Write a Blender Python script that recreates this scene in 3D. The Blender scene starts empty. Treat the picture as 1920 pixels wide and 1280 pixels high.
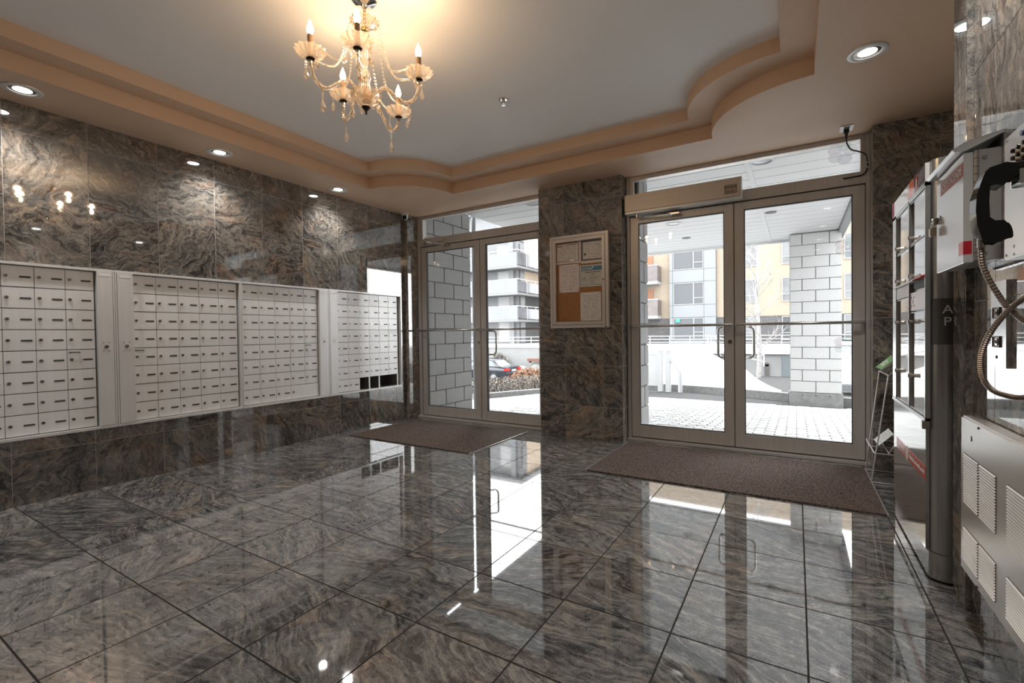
import bpy, bmesh, math, random
from mathutils import Vector, Matrix
from mathutils.geometry import tessellate_polygon

S = bpy.context.scene
COL = S.collection
PI = math.pi
random.seed(7)

# ------------------------------------------------------------------ camera, sky, exposure
YAW, PITCH, ROLL, FPX = -0.5487, -0.0165, -0.0133, 871.97
cy, sy = math.cos(YAW), math.sin(YAW)
fwd = Vector((sy * math.cos(PITCH), cy * math.cos(PITCH), math.sin(PITCH)))
rt = Vector((cy, -sy, 0))
up = rt.cross(fwd)
r2 = rt * math.cos(ROLL) + up * math.sin(ROLL)
u2 = -rt * math.sin(ROLL) + up * math.cos(ROLL)
cam_d = bpy.data.cameras.new('camera')
cam = bpy.data.objects.new('camera', cam_d)
COL.objects.link(cam)
cam.matrix_world = Matrix(((r2.x, u2.x, -fwd.x, 0), (r2.y, u2.y, -fwd.y, 0), (r2.z, u2.z, -fwd.z, 1.0), (0, 0, 0, 1)))
cam_d.sensor_width = 36
cam_d.lens = FPX * 36 / 1920
cam_d.clip_start = 0.02
cam_d.clip_end = 300
S.camera = cam

w = bpy.data.worlds.new('overcast_sky')
S.world = w
w.use_nodes = True
wn = w.node_tree.nodes['Background']
wn.inputs[0].default_value = (0.95, 0.98, 1.0, 1)
wn.inputs[1].default_value = 3.1

S.view_settings.view_transform = 'Standard'
S.view_settings.look = 'None'
S.view_settings.gamma = 1
S.view_settings.use_curve_mapping = False
S.view_settings.exposure = 1.52
S.cycles.max_bounces = 10
S.cycles.diffuse_bounces = 5
S.cycles.glossy_bounces = 5
S.cycles.transmission_bounces = 6
S.cycles.transparent_max_bounces = 16
S.cycles.sample_clamp_indirect = 6
S.cycles.caustics_refractive = False
S.cycles.use_denoising = True

DOWN_W = 13.0      # each recessed ceiling lamp
BULB_W = .82       # each chandelier candle bulb

# ------------------------------------------------------------------ materials
MATS = {}
def nmat(name):
    m = bpy.data.materials.new(name)
    m.use_nodes = True
    return m, m.node_tree.nodes, m.node_tree.links, m.node_tree.nodes['Principled BSDF']

def pbr(name, col, rough=.5, metal=0., noise=0., nscale=20., stretch=(1, 1, 1), bump=0., ior=1.5, coat=0., trans=0., spec=.5):
    if name in MATS: return MATS[name]
    m, n, l, b = nmat(name)
    b.inputs['Roughness'].default_value = rough
    b.inputs['Metallic'].default_value = metal
    b.inputs['IOR'].default_value = ior
    b.inputs['Coat Weight'].default_value = coat
    b.inputs['Transmission Weight'].default_value = trans
    b.inputs['Specular IOR Level'].default_value = spec
    tc = n.new('ShaderNodeTexCoord'); mp = n.new('ShaderNodeMapping')
    mp.inputs['Scale'].default_value = stretch
    l.new(tc.outputs['Object'], mp.inputs[0])
    nz = n.new('ShaderNodeTexNoise'); nz.inputs['Scale'].default_value = nscale; nz.inputs['Detail'].default_value = 5
    l.new(mp.outputs[0], nz.inputs['Vector'])
    rp = n.new('ShaderNodeValToRGB')
    c = col
    rp.color_ramp.elements[0].position = .3; rp.color_ramp.elements[1].position = .7
    rp.color_ramp.elements[0].color = (c[0] * (1 - noise), c[1] * (1 - noise), c[2] * (1 - noise), 1)
    rp.color_ramp.elements[1].color = (min(1, c[0] * (1 + noise)), min(1, c[1] * (1 + noise)), min(1, c[2] * (1 + noise)), 1)
    l.new(nz.outputs['Fac'], rp.inputs[0]); l.new(rp.outputs[0], b.inputs['Base Color'])
    if bump:
        bp = n.new('ShaderNodeBump'); bp.inputs['Strength'].default_value = bump; bp.inputs['Distance'].default_value = .01
        l.new(nz.outputs['Fac'], bp.inputs['Height']); l.new(bp.outputs[0], b.inputs['Normal'])
    MATS[name] = m
    return m

def emit(name, col, strength):
    if name in MATS: return MATS[name]
    m, n, l, b = nmat(name)
    b.inputs['Base Color'].default_value = (*col, 1)
    b.inputs['Emission Color'].default_value = (*col, 1)
    b.inputs['Emission Strength'].default_value = strength
    MATS[name] = m
    return m

def granite(name, tint=(1, 1, 1), swirl=.5, spin=PI, bias=0., rough=.05, ior=1.8, pink=.5, gain=1.0, wscale=3.2, con=1.0, st_sc=(9, 62, 9)):
    m, n, l, b = nmat(name)
    tc = n.new('ShaderNodeTexCoord'); oi = n.new('ShaderNodeObjectInfo')
    ang = n.new('ShaderNodeMath'); ang.operation = 'MULTIPLY_ADD'; ang.inputs[1].default_value = 2 * spin; ang.inputs[2].default_value = bias - spin
    l.new(oi.outputs['Random'], ang.inputs[0])
    rot = n.new('ShaderNodeVectorRotate'); rot.rotation_type = 'Z_AXIS'
    l.new(tc.outputs['Object'], rot.inputs['Vector']); l.new(ang.outputs[0], rot.inputs['Angle'])
    off = n.new('ShaderNodeMath'); off.operation = 'MULTIPLY'; off.inputs[1].default_value = 37.0
    l.new(oi.outputs['Random'], off.inputs[0])
    add = n.new('ShaderNodeVectorMath'); add.operation = 'ADD'
    l.new(rot.outputs[0], add.inputs[0]); l.new(off.outputs[0], add.inputs[1])
    def noise(scale, detail, rough_, src):
        q = n.new('ShaderNodeTexNoise'); q.inputs['Scale'].default_value = scale; q.inputs['Detail'].default_value = detail; q.inputs['Roughness'].default_value = rough_
        l.new(src, q.inputs['Vector']); return q
    def madd(src, k, c):
        q = n.new('ShaderNodeMath'); q.operation = 'MULTIPLY_ADD'; q.inputs[1].default_value = k
        l.new(src, q.inputs[0])
        if isinstance(c, (int, float)): q.inputs[2].default_value = c
        else: l.new(c, q.inputs[2])
        return q.outputs[0]
    wz = noise(wscale, 4.5, .55, add.outputs[0])
    ws = n.new('ShaderNodeVectorMath'); ws.operation = 'SCALE'; ws.inputs['Scale'].default_value = swirl
    l.new(wz.outputs['Color'], ws.inputs[0])
    ad2 = n.new('ShaderNodeVectorMath'); ad2.operation = 'ADD'
    l.new(add.outputs[0], ad2.inputs[0]); l.new(ws.outputs[0], ad2.inputs[1])
    mp = n.new('ShaderNodeMapping'); mp.inputs['Scale'].default_value = st_sc
    l.new(ad2.outputs[0], mp.inputs[0])
    st = noise(1.0, 7, .66, mp.outputs[0])
    mo = noise(26, 6, .72, ad2.outputs[0])
    gr = noise(330, 2, .6, add.outputs[0])
    mp2 = n.new('ShaderNodeMapping'); mp2.inputs['Scale'].default_value = (3, 20, 3)
    l.new(ad2.outputs[0], mp2.inputs[0])
    lg = noise(1.0, 3, .55, mp2.outputs[0])
    fr = n.new('ShaderNodeMath'); fr.operation = 'MULTIPLY'; fr.inputs[1].default_value = 17.31
    l.new(oi.outputs['Random'], fr.inputs[0])
    f2 = n.new('ShaderNodeMath'); f2.operation = 'FRACT'; l.new(fr.outputs[0], f2.inputs[0])
    v = madd(f2.outputs[0], .05, -.275)
    v = madd(st.outputs['Fac'], .5, v)
    v = madd(lg.outputs['Fac'], .30, v)
    v = madd(mo.outputs['Fac'], .40, v)
    v = madd(gr.outputs['Fac'], .30, v)
    v = madd(v, con, .515 * (1 - con))
    rp = n.new('ShaderNodeValToRGB'); e = rp.color_ramp.elements
    def cc(r, g, bb): return (min(1, r * tint[0] * gain), min(1, g * tint[1] * gain), min(1, bb * tint[2] * gain), 1)
    e[0].position = .36; e[0].color = cc(.016, .017, .019)
    e[1].position = .70; e[1].color = cc(.46, .42, .37)
    for p, c in ((.43, cc(.06, .063, .066)), (.49, cc(.135, .135, .132)), (.55, cc(.22, .208, .19)), (.62, cc(.33, .3, .265))):
        k = e.new(p); k.color = c
    l.new(v, rp.inputs[0])
    pz = n.new('ShaderNodeTexNoise'); pz.inputs['Scale'].default_value = 4.5; pz.inputs['Detail'].default_value = 3
    l.new(ad2.outputs[0], pz.inputs['Vector'])
    pr = n.new('ShaderNodeValToRGB'); pr.color_ramp.elements[0].position = .52; pr.color_ramp.elements[1].position = .72
    pr.color_ramp.elements[0].color = (0, 0, 0, 1); pr.color_ramp.elements[1].color = (pink, pink, pink, 1)
    l.new(pz.outputs['Fac'], pr.inputs[0])
    pm = n.new('ShaderNodeMix'); pm.data_type = 'RGBA'; pm.blend_type = 'MULTIPLY'
    pm.inputs[7].default_value = (1.35, .92, .68, 1)
    l.new(pr.outputs[0], pm.inputs[0]); l.new(rp.outputs[0], pm.inputs[6])
    l.new(pm.outputs[2], b.inputs['Base Color'])
    b.inputs['Roughness'].default_value = rough
    b.inputs['IOR'].default_value = ior
    MATS[name] = m
    return m

def glass(name, ior=1.45, tint=(1, 1, 1)):
    if name in MATS: return MATS[name]
    m, n, l, b = nmat(name)
    out = n['Material Output']
    t = n.new('ShaderNodeBsdfTransparent'); t.inputs[0].default_value = (*tint, 1)
    g = n.new('ShaderNodeBsdfGlossy'); g.inputs['Roughness'].default_value = 0.0
    f = n.new('ShaderNodeFresnel'); f.inputs[0].default_value = ior
    mx = n.new('ShaderNodeMixShader')
    ge = n.new('ShaderNodeNewGeometry'); inv = n.new('ShaderNodeMath'); inv.operation = 'SUBTRACT'; inv.inputs[0].default_value = 1
    l.new(ge.outputs['Backfacing'], inv.inputs[1])
    ml = n.new('ShaderNodeMath'); ml.operation = 'MULTIPLY'; l.new(f.outputs[0], ml.inputs[0]); l.new(inv.outputs[0], ml.inputs[1])
    l.new(ml.outputs[0], mx.inputs[0]); l.new(t.outputs[0], mx.inputs[1]); l.new(g.outputs[0], mx.inputs[2])
    l.new(mx.outputs[0], out.inputs[0])
    MATS[name] = m
    return m

def crystal(name):
    m, n, l, b = nmat(name)
    out = n['Material Output']
    t = n.new('ShaderNodeBsdfTransparent'); t.inputs[0].default_value = (.97, .93, .88, 1)
    g = n.new('ShaderNodeBsdfGlossy'); g.inputs['Roughness'].default_value = 0.08; g.inputs[0].default_value = (1, .96, .9, 1)
    d = n.new('ShaderNodeBsdfTranslucent'); d.inputs[0].default_value = (.9, .84, .76, 1)
    lw = n.new('ShaderNodeLayerWeight'); lw.inputs[0].default_value = .45
    a = n.new('ShaderNodeMixShader'); a.inputs[0].default_value = .2
    l.new(t.outputs[0], a.inputs[1]); l.new(d.outputs[0], a.inputs[2])
    mx = n.new('ShaderNodeMixShader')
    l.new(lw.outputs['Facing'], mx.inputs[0]); l.new(a.outputs[0], mx.inputs[1]); l.new(g.outputs[0], mx.inputs[2])
    l.new(mx.outputs[0], out.inputs[0])
    MATS[name] = m
    return m

def bricks(name, c1, c2, mortar, sc=1.0, bw=.22, bh=.075, ms=.01, axis='Y'):
    m, n, l, b = nmat(name)
    tc = n.new('ShaderNodeTexCoord'); mp = n.new('ShaderNodeMapping')
    mp.inputs['Rotation'].default_value = (PI / 2, 0, 0) if axis == 'Y' else (PI / 2, 0, PI / 2)
    l.new(tc.outputs['Object'], mp.inputs[0])
    sx = n.new('ShaderNodeSeparateXYZ'); cb = n.new('ShaderNodeCombineXYZ')
    l.new(tc.outputs['Object'], sx.inputs[0])
    l.new(sx.outputs['X' if axis == 'Y' else 'Y'], cb.inputs[0]); l.new(sx.outputs['Z'], cb.inputs[1])
    t = n.new('ShaderNodeTexBrick')
    t.inputs['Color1'].default_value = (*c1, 1); t.inputs['Color2'].default_value = (*c2, 1); t.inputs['Mortar'].default_value = (*mortar, 1)
    t.inputs['Scale'].default_value = sc; t.inputs['Mortar Size'].default_value = ms
    t.inputs['Brick Width'].default_value = bw; t.inputs['Row Height'].default_value = bh
    l.new(cb.outputs[0], t.inputs['Vector']); l.new(t.outputs['Color'], b.inputs['Base Color'])
    b.inputs['Roughness'].default_value = .9
    MATS[name] = m
    return m

def paper(name, base, ink, rows, fill=.55):
    """white sheet with faint printed rows (flat print), rows run along local X, counted down local Z"""
    m, n, l, b = nmat(name)
    tc = n.new('ShaderNodeTexCoord'); sx = n.new('ShaderNodeSeparateXYZ')
    l.new(tc.outputs['Generated'], sx.inputs[0])
    mul = n.new('ShaderNodeMath'); mul.operation = 'MULTIPLY'; mul.inputs[1].default_value = rows
    l.new(sx.outputs['Z'], mul.inputs[0])
    fr = n.new('ShaderNodeMath'); fr.operation = 'FRACT'; l.new(mul.outputs[0], fr.inputs[0])
    line = n.new('ShaderNodeMath'); line.operation = 'LESS_THAN'; line.inputs[1].default_value = .42
    l.new(fr.outputs[0], line.inputs[0])
    fl = n.new('ShaderNodeMath'); fl.operation = 'FLOOR'; l.new(mul.outputs[0], fl.inputs[0])
    xm = n.new('ShaderNodeMath'); xm.operation = 'MULTIPLY'; xm.inputs[1].default_value = 26
    l.new(sx.outputs['X'], xm.inputs[0])
    cb = n.new('ShaderNodeCombineXYZ'); l.new(xm.outputs[0], cb.inputs[0]); 
    f2 = n.new('ShaderNodeMath'); f2.operation = 'MULTIPLY'; f2.inputs[1].default_value = 7.3
    l.new(fl.outputs[0], f2.inputs[0]); l.new(f2.outputs[0], cb.inputs[1])
    nz = n.new('ShaderNodeTexNoise'); nz.inputs['Scale'].default_value = 1.0; nz.inputs['Detail'].default_value = 2
    l.new(cb.outputs[0], nz.inputs['Vector'])
    wd = n.new('ShaderNodeMath'); wd.operation = 'LESS_THAN'; wd.inputs[1].default_value = fill
    l.new(nz.outputs['Fac'], wd.inputs[0])
    # margins
    ab = n.new('ShaderNodeMath'); ab.operation = 'COMPARE'; ab.inputs[1].default_value = .5; ab.inputs[2].default_value = .40
    l.new(sx.outputs['X'], ab.inputs[0])
    az = n.new('ShaderNodeMath'); az.operation = 'COMPARE'; az.inputs[1].default_value = .5; az.inputs[2].default_value = .43
    l.new(sx.outputs['Z'], az.inputs[0])
    m1 = n.new('ShaderNodeMath'); m1.operation = 'MULTIPLY'; l.new(line.outputs[0], m1.inputs[0]); l.new(wd.outputs[0], m1.inputs[1])
    m2 = n.new('ShaderNodeMath'); m2.operation = 'MULTIPLY'; l.new(ab.outputs[0], m2.inputs[0]); l.new(az.outputs[0], m2.inputs[1])
    m3 = n.new('ShaderNodeMath'); m3.operation = 'MULTIPLY'; l.new(m1.outputs[0], m3.inputs[0]); l.new(m2.outputs[0], m3.inputs[1])
    mx = n.new('ShaderNodeMix'); mx.data_type = 'RGBA'
    mx.inputs[6].default_value = (*base, 1); mx.inputs[7].default_value = (*ink, 1)
    l.new(m3.outputs[0], mx.inputs[0]); l.new(mx.outputs[2], b.inputs['Base Color'])
    b.inputs['Roughness'].default_value = .7
    MATS[name] = m
    return m

GR_FLOOR = granite('granite_floor', tint=(.97, 1.0, 1.03), swirl=.27, spin=.6, bias=.05, rough=.03, ior=2.7, pink=.4, gain=1.0, wscale=2.4, con=1.0, st_sc=(7, 80, 7))
GR_WALL = granite('granite_wall', tint=(1.03, .97, .9), swirl=.36, spin=PI, rough=.03, ior=2.3, pink=.8, gain=.84, wscale=4.2, con=1.05)
GR_PIER = granite('granite_pier', tint=(1.03, .97, .9), swirl=.32, spin=.8, bias=.5, rough=.09, ior=1.6, pink=.5, gain=1.25, con=.85, wscale=3.6)
GR_RIGHT = granite('granite_right_wall', tint=(1.02, .98, .93), swirl=.3, spin=.5, bias=1.3, rough=.02, ior=1.9, pink=.5, gain=1.0)
GROUT = pbr('grout_dark', (.018, .014, .011), .8)
GROUT_L = pbr('grout_light', (.42, .39, .36), .6)
PEACH = pbr('peach_paint', (.67, .475, .33), .55, noise=.02, nscale=3)
WHITE_CEIL = pbr('ceiling_white_paint', (.84, .815, .79), .6, noise=.015, nscale=2)
ALU = pbr('door_aluminium', (.60, .565, .53), .38, metal=.3, noise=.05, nscale=30, stretch=(1, 1, .05))
ALU_DARK = pbr('dark_gasket', (.03, .03, .03), .6)
STEEL = pbr('brushed_steel', (.62, .61, .59), .22, metal=.85, noise=.04, nscale=60, stretch=(1, .03, 1))
STEEL_P = pbr('polished_steel', (.72, .71, .69), .1, metal=1.0, noise=.02, nscale=10)
CHROME = pbr('chrome', (.8, .8, .8), .08, metal=1.0)
MAIL = pbr('mailbox_aluminium', (.90, .90, .895), .28, metal=.12, noise=.025, nscale=40, stretch=(1, 1, .04))
MAIL_F = pbr('mailbox_frame_aluminium', (.82, .815, .805), .28, metal=.25, noise=.03, nscale=40, stretch=(1, 1, .04))
MAIL_IN = pbr('mailbox_inside', (.22, .215, .21), .5, metal=.3)
PLATE_DK = pbr('number_plate_grey', (.075, .072, .068), .5, noise=.5, nscale=260)
LOCK_M = pbr('lock_nickel', (.5, .47, .43), .25, metal=1.0)
BLACK = pbr('black_plastic', (.004, .004, .0045), .06, ior=1.5)
BLACK_M = pbr('black_matte', (.015, .015, .015), .55)
WHITE_P = pbr('white_plastic', (.8, .8, .79), .35)
RED = pbr('red_paint', (.5, .025, .02), .35)
GLASS = glass('clear_glass')
GLASS_B = glass('board_glass', 1.4)
CRYSTAL = crystal('chandelier_crystal')

# ------------------------------------------------------------------ mesh builder
class MB:
    def __init__(s): s.v = []; s.f = []; s.mi = []; s.cur = 0
    def mat(s, i): s.cur = i; return s
    def face(s, idx): s.f.append(tuple(idx)); s.mi.append(s.cur)
    def quad(s, a, b, c, d):
        k = len(s.v); s.v += [a, b, c, d]; s.face((k, k + 1, k + 2, k + 3))
    def poly(s, pts):
        k = len(s.v); s.v += list(pts); s.face(range(k, k + len(pts)))
    def box(s, x0, x1, y0, y1, z0, z1):
        if x0 > x1: x0, x1 = x1, x0
        if y0 > y1: y0, y1 = y1, y0
        if z0 > z1: z0, z1 = z1, z0
        k = len(s.v)
        s.v += [(x0, y0, z0), (x1, y0, z0), (x1, y1, z0), (x0, y1, z0), (x0, y0, z1), (x1, y0, z1), (x1, y1, z1), (x0, y1, z1)]
        for q in ((0, 3, 2, 1), (4, 5, 6, 7), (0, 1, 5, 4), (1, 2, 6, 5), (2, 3, 7, 6), (3, 0, 4, 7)): s.face([k + i for i in q])
        return s
    def tube(s, pts, r, n=8, caps=True):
        pts = [Vector(p) for p in pts]; rings = []
        rr = r if isinstance(r, (list, tuple)) else [r] * len(pts)
        nrm = None
        for i, p in enumerate(pts):
            t = (pts[min(i + 1, len(pts) - 1)] - pts[max(i - 1, 0)]).normalized()
            if nrm is None:
                a = Vector((0, 0, 1)) if abs(t.z) < .9 else Vector((1, 0, 0))
                nrm = t.cross(a).normalized()
            else:
                nrm = (nrm - t * nrm.dot(t)).normalized()
            bn = t.cross(nrm)
            k = len(s.v)
            for j in range(n):
                a = 2 * PI * j / n
                s.v.append(tuple(p + (nrm * math.cos(a) + bn * math.sin(a)) * rr[i]))
            rings.append(k)
        for a, b in zip(rings, rings[1:]):
            for j in range(n):
                s.face((a + j, a + (j + 1) % n, b + (j + 1) % n, b + j))
        if caps:
            s.face([rings[0] + j for j in reversed(range(n))]); s.face([rings[-1] + j for j in range(n)])
        return s
    def cyl(s, p0, p1, r, n=12, r1=None): return s.tube([p0, p1], [r, r if r1 is None else r1], n)
    def lathe(s, prof, c=(0, 0, 0), n=24, scallop=0., lobes=0):
        """profile of (radius, z) turned about the vertical through c"""
        rings = []
        for (r, z) in prof:
            k = len(s.v)
            for j in range(n):
                a = 2 * PI * j / n
                q = r * (1 + scallop * math.cos(lobes * a)) if lobes else r
                s.v.append((c[0] + q * math.cos(a), c[1] + q * math.sin(a), c[2] + z))
            rings.append(k)
        for a, b in zip(rings, rings[1:]):
            for j in range(n): s.face((a + j, a + (j + 1) % n, b + (j + 1) % n, b + j))
        return s
    def prism(s, poly, plane, a, b):
        """poly of 2D points extruded from a to b; plane 'xz' extrudes along y, 'xy' along z, 'yz' along x"""
        def P(p, t): return {'xz': (p[0], t, p[1]), 'xy': (p[0], p[1], t), 'yz': (t, p[0], p[1])}[plane]
        n = len(poly); k = len(s.v)
        s.v += [P(p, a) for p in poly] + [P(p, b) for p in poly]
        tri = tessellate_polygon([[Vector((p[0], p[1], 0)) for p in poly]])
        for t in tri: s.face([k + i for i in t]); s.face([k + n + i for i in reversed(t)])
        for i in range(n):
            j = (i + 1) % n
            s.face((k + i, k + j, k + n + j, k + n + i))
        return s
    def ball(s, c, r, n=8, m=5, sz=1.0):
        prof = [(r * math.sin(PI * i / m), -r * sz * math.cos(PI * i / m)) for i in range(m + 1)]
        prof[0] = (r * .02, -r * sz); prof[-1] = (r * .02, r * sz)
        return s.lathe(prof, c, n)
    def build(s, name, mats, parent=None, smooth=False, bevel=0., fix=True):
        me = bpy.data.meshes.new(name)
        me.from_pydata([tuple(v) for v in s.v], [], s.f)
        for m in (mats if isinstance(mats, (list, tuple)) else [mats]): me.materials.append(m)
        for p, i in zip(me.polygons, s.mi): p.material_index = i
        if fix or bevel:
            bm = bmesh.new(); bm.from_mesh(me)
            if bevel:
                bmesh.ops.bevel(bm, geom=[e for e in bm.edges if len(e.link_faces) == 2 and e.calc_face_angle(0) > .6], offset=bevel, segments=2, affect='EDGES', clamp_overlap=True)
            bmesh.ops.recalc_face_normals(bm, faces=bm.faces); bm.to_mesh(me); bm.free()
        if smooth: 
            me.polygons.foreach_set('use_smooth', [True] * len(me.polygons))
            me.set_sharp_from_angle(angle=.7)
        me.update()
        o = bpy.data.objects.new(name, me); COL.objects.link(o)
        if parent is not None: adopt(o, parent)
        return o

def world_loc(o):
    v = Vector((0, 0, 0))
    while o is not None:
        v = v + o.location + (o.matrix_parent_inverse.to_translation() if o.parent else Vector((0, 0, 0)))
        o = o.parent
    return v

def adopt(o, parent):
    o.parent = parent
    o.matrix_parent_inverse = Matrix.Translation(-world_loc(parent))

def tag(o, label=None, cat=None, group=None, kind=None):
    if label: o['label'] = label
    if cat: o['category'] = cat
    if group: o['group'] = group
    if kind: o['kind'] = kind
    return o

def thing(name, label, cat, loc=(0, 0, 0), group=None, kind=None):
    o = bpy.data.objects.new(name, None); COL.objects.link(o)
    o.location = loc; o.empty_display_size = .1
    return tag(o, label, cat, group, kind)

def copy_tree(o, parent=None):
    c = o.copy(); COL.objects.link(c)
    if parent is not None:
        pi = o.matrix_parent_inverse.copy(); c.parent = parent; c.matrix_parent_inverse = pi
    for ch in list(o.children): copy_tree(ch, c)
    return c

def place_copy(mesh_obj, name, loc, rot, parent):
    o = bpy.data.objects.new(name, mesh_obj); COL.objects.link(o)
    o.location = loc; o.rotation_euler = rot
    adopt(o, parent)
    return o

def text(name, body, size, loc, rot, mat, parent, align='CENTER', sx=1.0, bold=0.):
    c = bpy.data.curves.new(name, 'FONT'); c.body = body; c.size = size; c.align_x = align; c.align_y = 'CENTER'
    c.extrude = .0004; c.offset = bold
    c.materials.append(mat)
    tmp = bpy.data.objects.new(name, c); COL.objects.link(tmp)
    me = bpy.data.meshes.new_from_object(tmp.evaluated_get(bpy.context.evaluated_depsgraph_get()))
    bpy.data.objects.remove(tmp); bpy.data.curves.remove(c)
    o = bpy.data.objects.new(name, me); COL.objects.link(o)
    o.location = loc; o.rotation_euler = rot; o.scale = (sx, 1, 1)
    adopt(o, parent)
    return o

_tile_cache = {}
def tile_mesh(w_, h_, t, mat, gap=.002, bev=.0006, side=None):
    """polished slab lying in local xy, top at z=0"""
    key = (round(w_, 4), round(h_, 4), t, mat.name)
    if key in _tile_cache: return _tile_cache[key]
    a, b = w_ / 2 - gap, h_ / 2 - gap
    me = bpy.data.meshes.new('tile')
    v = [(-a, -b, -t), (a, -b, -t), (a, b, -t), (-a, b, -t), (-a, -b, -bev), (a, -b, -bev), (a, b, -bev), (-a, b, -bev),
         (-a + bev, -b + bev, 0), (a - bev, -b + bev, 0), (a - bev, b - bev, 0), (-a + bev, b - bev, 0)]
    f = [(8, 9, 10, 11)]
    for i in range(4):
        j = (i + 1) % 4
        f += [(i, j, 4 + j, 4 + i), (4 + i, 4 + j, 8 + j, 8 + i)]
    f.append((3, 2, 1, 0))
    me.from_pydata(v, [], f); me.materials.append(mat)
    if side is not None:
        me.materials.append(side)
        for p in list(me.polygons)[1:]: p.material_index = 1
    me.update()
    _tile_cache[key] = me
    return me

# ------------------------------------------------------------------ ROOM dimensions
XL, XR, YF, H = -4.0, .525, 4.3, 2.43
Y0 = -2.3                       # wall behind the camera
ZK = [0, .312, .701, 1.090, 1.480, 1.870, 2.259, 2.43]
TS = .3858

# floor
fl = MB(); fl.box(XL - .5, 1.6, Y0 - .2, YF + .06, -.25, -.0015)
floor = tag(fl.build('floor', GROUT), 'polished grey granite tile floor of the lobby', 'floor', kind='structure')
xs = [-.7455 + .3866 * m for m in range(-9, 6)]
ys = [.4175 + .3846 * k for k in range(-8, 12)]
XMAX, YMAX = 1.0, YF - .04
def spans(vals, lo, hi):
    v = [lo] + [x for x in vals if lo + .01 < x < hi - .01] + [hi]
    return list(zip(v, v[1:]))
for x0, x1 in spans(xs, XL, XMAX):
    for y0, y1 in spans(ys, Y0, YMAX):
        if x0 > .5 and y1 < 2.2: continue
        if x0 < .525 < x1 and y1 < 2.2: x1_ = .53
        else: x1_ = x1
        place_copy(tile_mesh(x1_ - x0, y1 - y0, .012, GR_FLOOR, gap=.0024, side=GROUT), 'floor_tile', ((x0 + x1_) / 2, (y0 + y1) / 2, 0), (0, 0, 0), floor)

# left wall
def wall_tiles(parent, plane, ysp, zsp, mat, base):
    """plane 'x+' faces +X at x=base (spans in Y,Z), 'x-' faces -X, 'y-' faces -Y at y=base (spans in X,Z)"""
    for a0, a1 in ysp:
        for z0, z1 in zsp:
            me = tile_mesh(a1 - a0, z1 - z0, .02, mat, gap=.0012, bev=.0008)
            c, z = (a0 + a1) / 2, (z0 + z1) / 2
            if plane == 'x+': place_copy(me, 'wall_tile', (base, c, z), (PI / 2, 0, PI / 2), parent)
            elif plane == 'x-': place_copy(me, 'wall_tile', (base, c, z), (PI / 2, 0, -PI / 2), parent)
            else: place_copy(me, 'wall_tile', (c, base, z), (PI / 2, 0, 0), parent)

LW_Y = [1.1878 + .3921 * j for j in range(-9, 8)]
ENDY = 4.095
wl = MB()
wl.box(-4.45, -4.0012, Y0 - .2, ENDY, 1.472, 2.75); wl.box(-4.45, -4.0012, Y0 - .2, ENDY, -.1, .396)
wl.box(-4.45, -4.0012, Y0 - .2, .478, .396, 1.472); wl.box(-4.45, -4.0012, 4.008, ENDY, .396, 1.472); wl.box(-4.45, -4.018, ENDY, 4.3, -.1, 2.75); wl.box(-4.45, -4.3, .478, 4.008, .396, 1.472)
wall_left = tag(wl.build('wall_left', GROUT_L), 'long granite tiled wall that holds the mailboxes', 'wall', kind='structure')
ENDY = 4.095
wall_tiles(wall_left, 'x+', spans(LW_Y, Y0, ENDY), [(0, .312), (.312, .398)], GR_WALL, XL)
wall_tiles(wall_left, 'x+', spans(LW_Y, Y0, ENDY), [(1.471, 1.870), (1.870, 2.259), (2.259, 2.43)], GR_WALL, XL)
wall_tiles(wall_left, 'x+', spans(LW_Y, Y0, .478), [(.398, .701), (.701, 1.09), (1.09, 1.471)], GR_WALL, XL)
wall_tiles(wall_left, 'x+', [(4.008, ENDY)], [(.398, .701), (.701, 1.09), (1.09, 1.471)], GR_WALL, XL)
t1 = MB(); t1.box(-4.018, -3.9462, ENDY, 4.262, 0, H)
trim_1 = tag(t1.build('trim_1', GR_PIER), 'narrow granite pilaster between the mailbox wall and the left doors', 'pilaster', kind='structure')
wall_tiles(trim_1, 'x+', [(4.098, 4.262)], list(zip(ZK, ZK[1:])), GR_WALL, -3.945)

# back wall and far side
wb = MB(); wb.box(-4.4, 1.6, Y0 - .2, Y0, -.1, 2.75)
tag(wb.build('wall_back', GR_PIER), 'granite wall behind the viewer closing the lobby', 'wall', kind='structure')

# right wall (near) with its pilaster, alcove behind it
wr = MB(); wr.box(XR + .0012, .85, Y0 - .2, 2.2, -.1, 2.75); wr.box(.53, 1.6, 2.2, 2.365, -.1, 2.75)
wall_right = tag(wr.build('wall_right', GROUT_L), 'polished granite wall on the right with heater and fire box', 'wall', kind='structure')
RW_Y = [2.2] + [2.006 - .388 * j for j in range(0, 12)]
RW_Y = sorted(y for y in RW_Y if y > Y0)
wall_tiles(wall_right, 'x-', spans(RW_Y, Y0, 2.235), list(zip(ZK, ZK[1:])), GR_RIGHT, XR)
t2 = MB(); t2.box(.5062, .6, 2.2135, 2.3615, 0, H)
trim_2 = tag(t2.build('trim_2', GR_PIER), 'narrow granite pilaster beside the steel locker cabinet', 'pilaster', kind='structure')
wall_tiles(trim_2, 'x-', [(2.213, 2.362)], list(zip(ZK, ZK[1:])), GR_RIGHT, .505)
wa = MB(); wa.box(.98, 1.6, 2.0, 4.3, -.1, 2.75)
tag(wa.build('wall_alcove', GR_PIER), 'granite side wall of the alcove behind the steel locker', 'wall', kind='structure')

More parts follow.
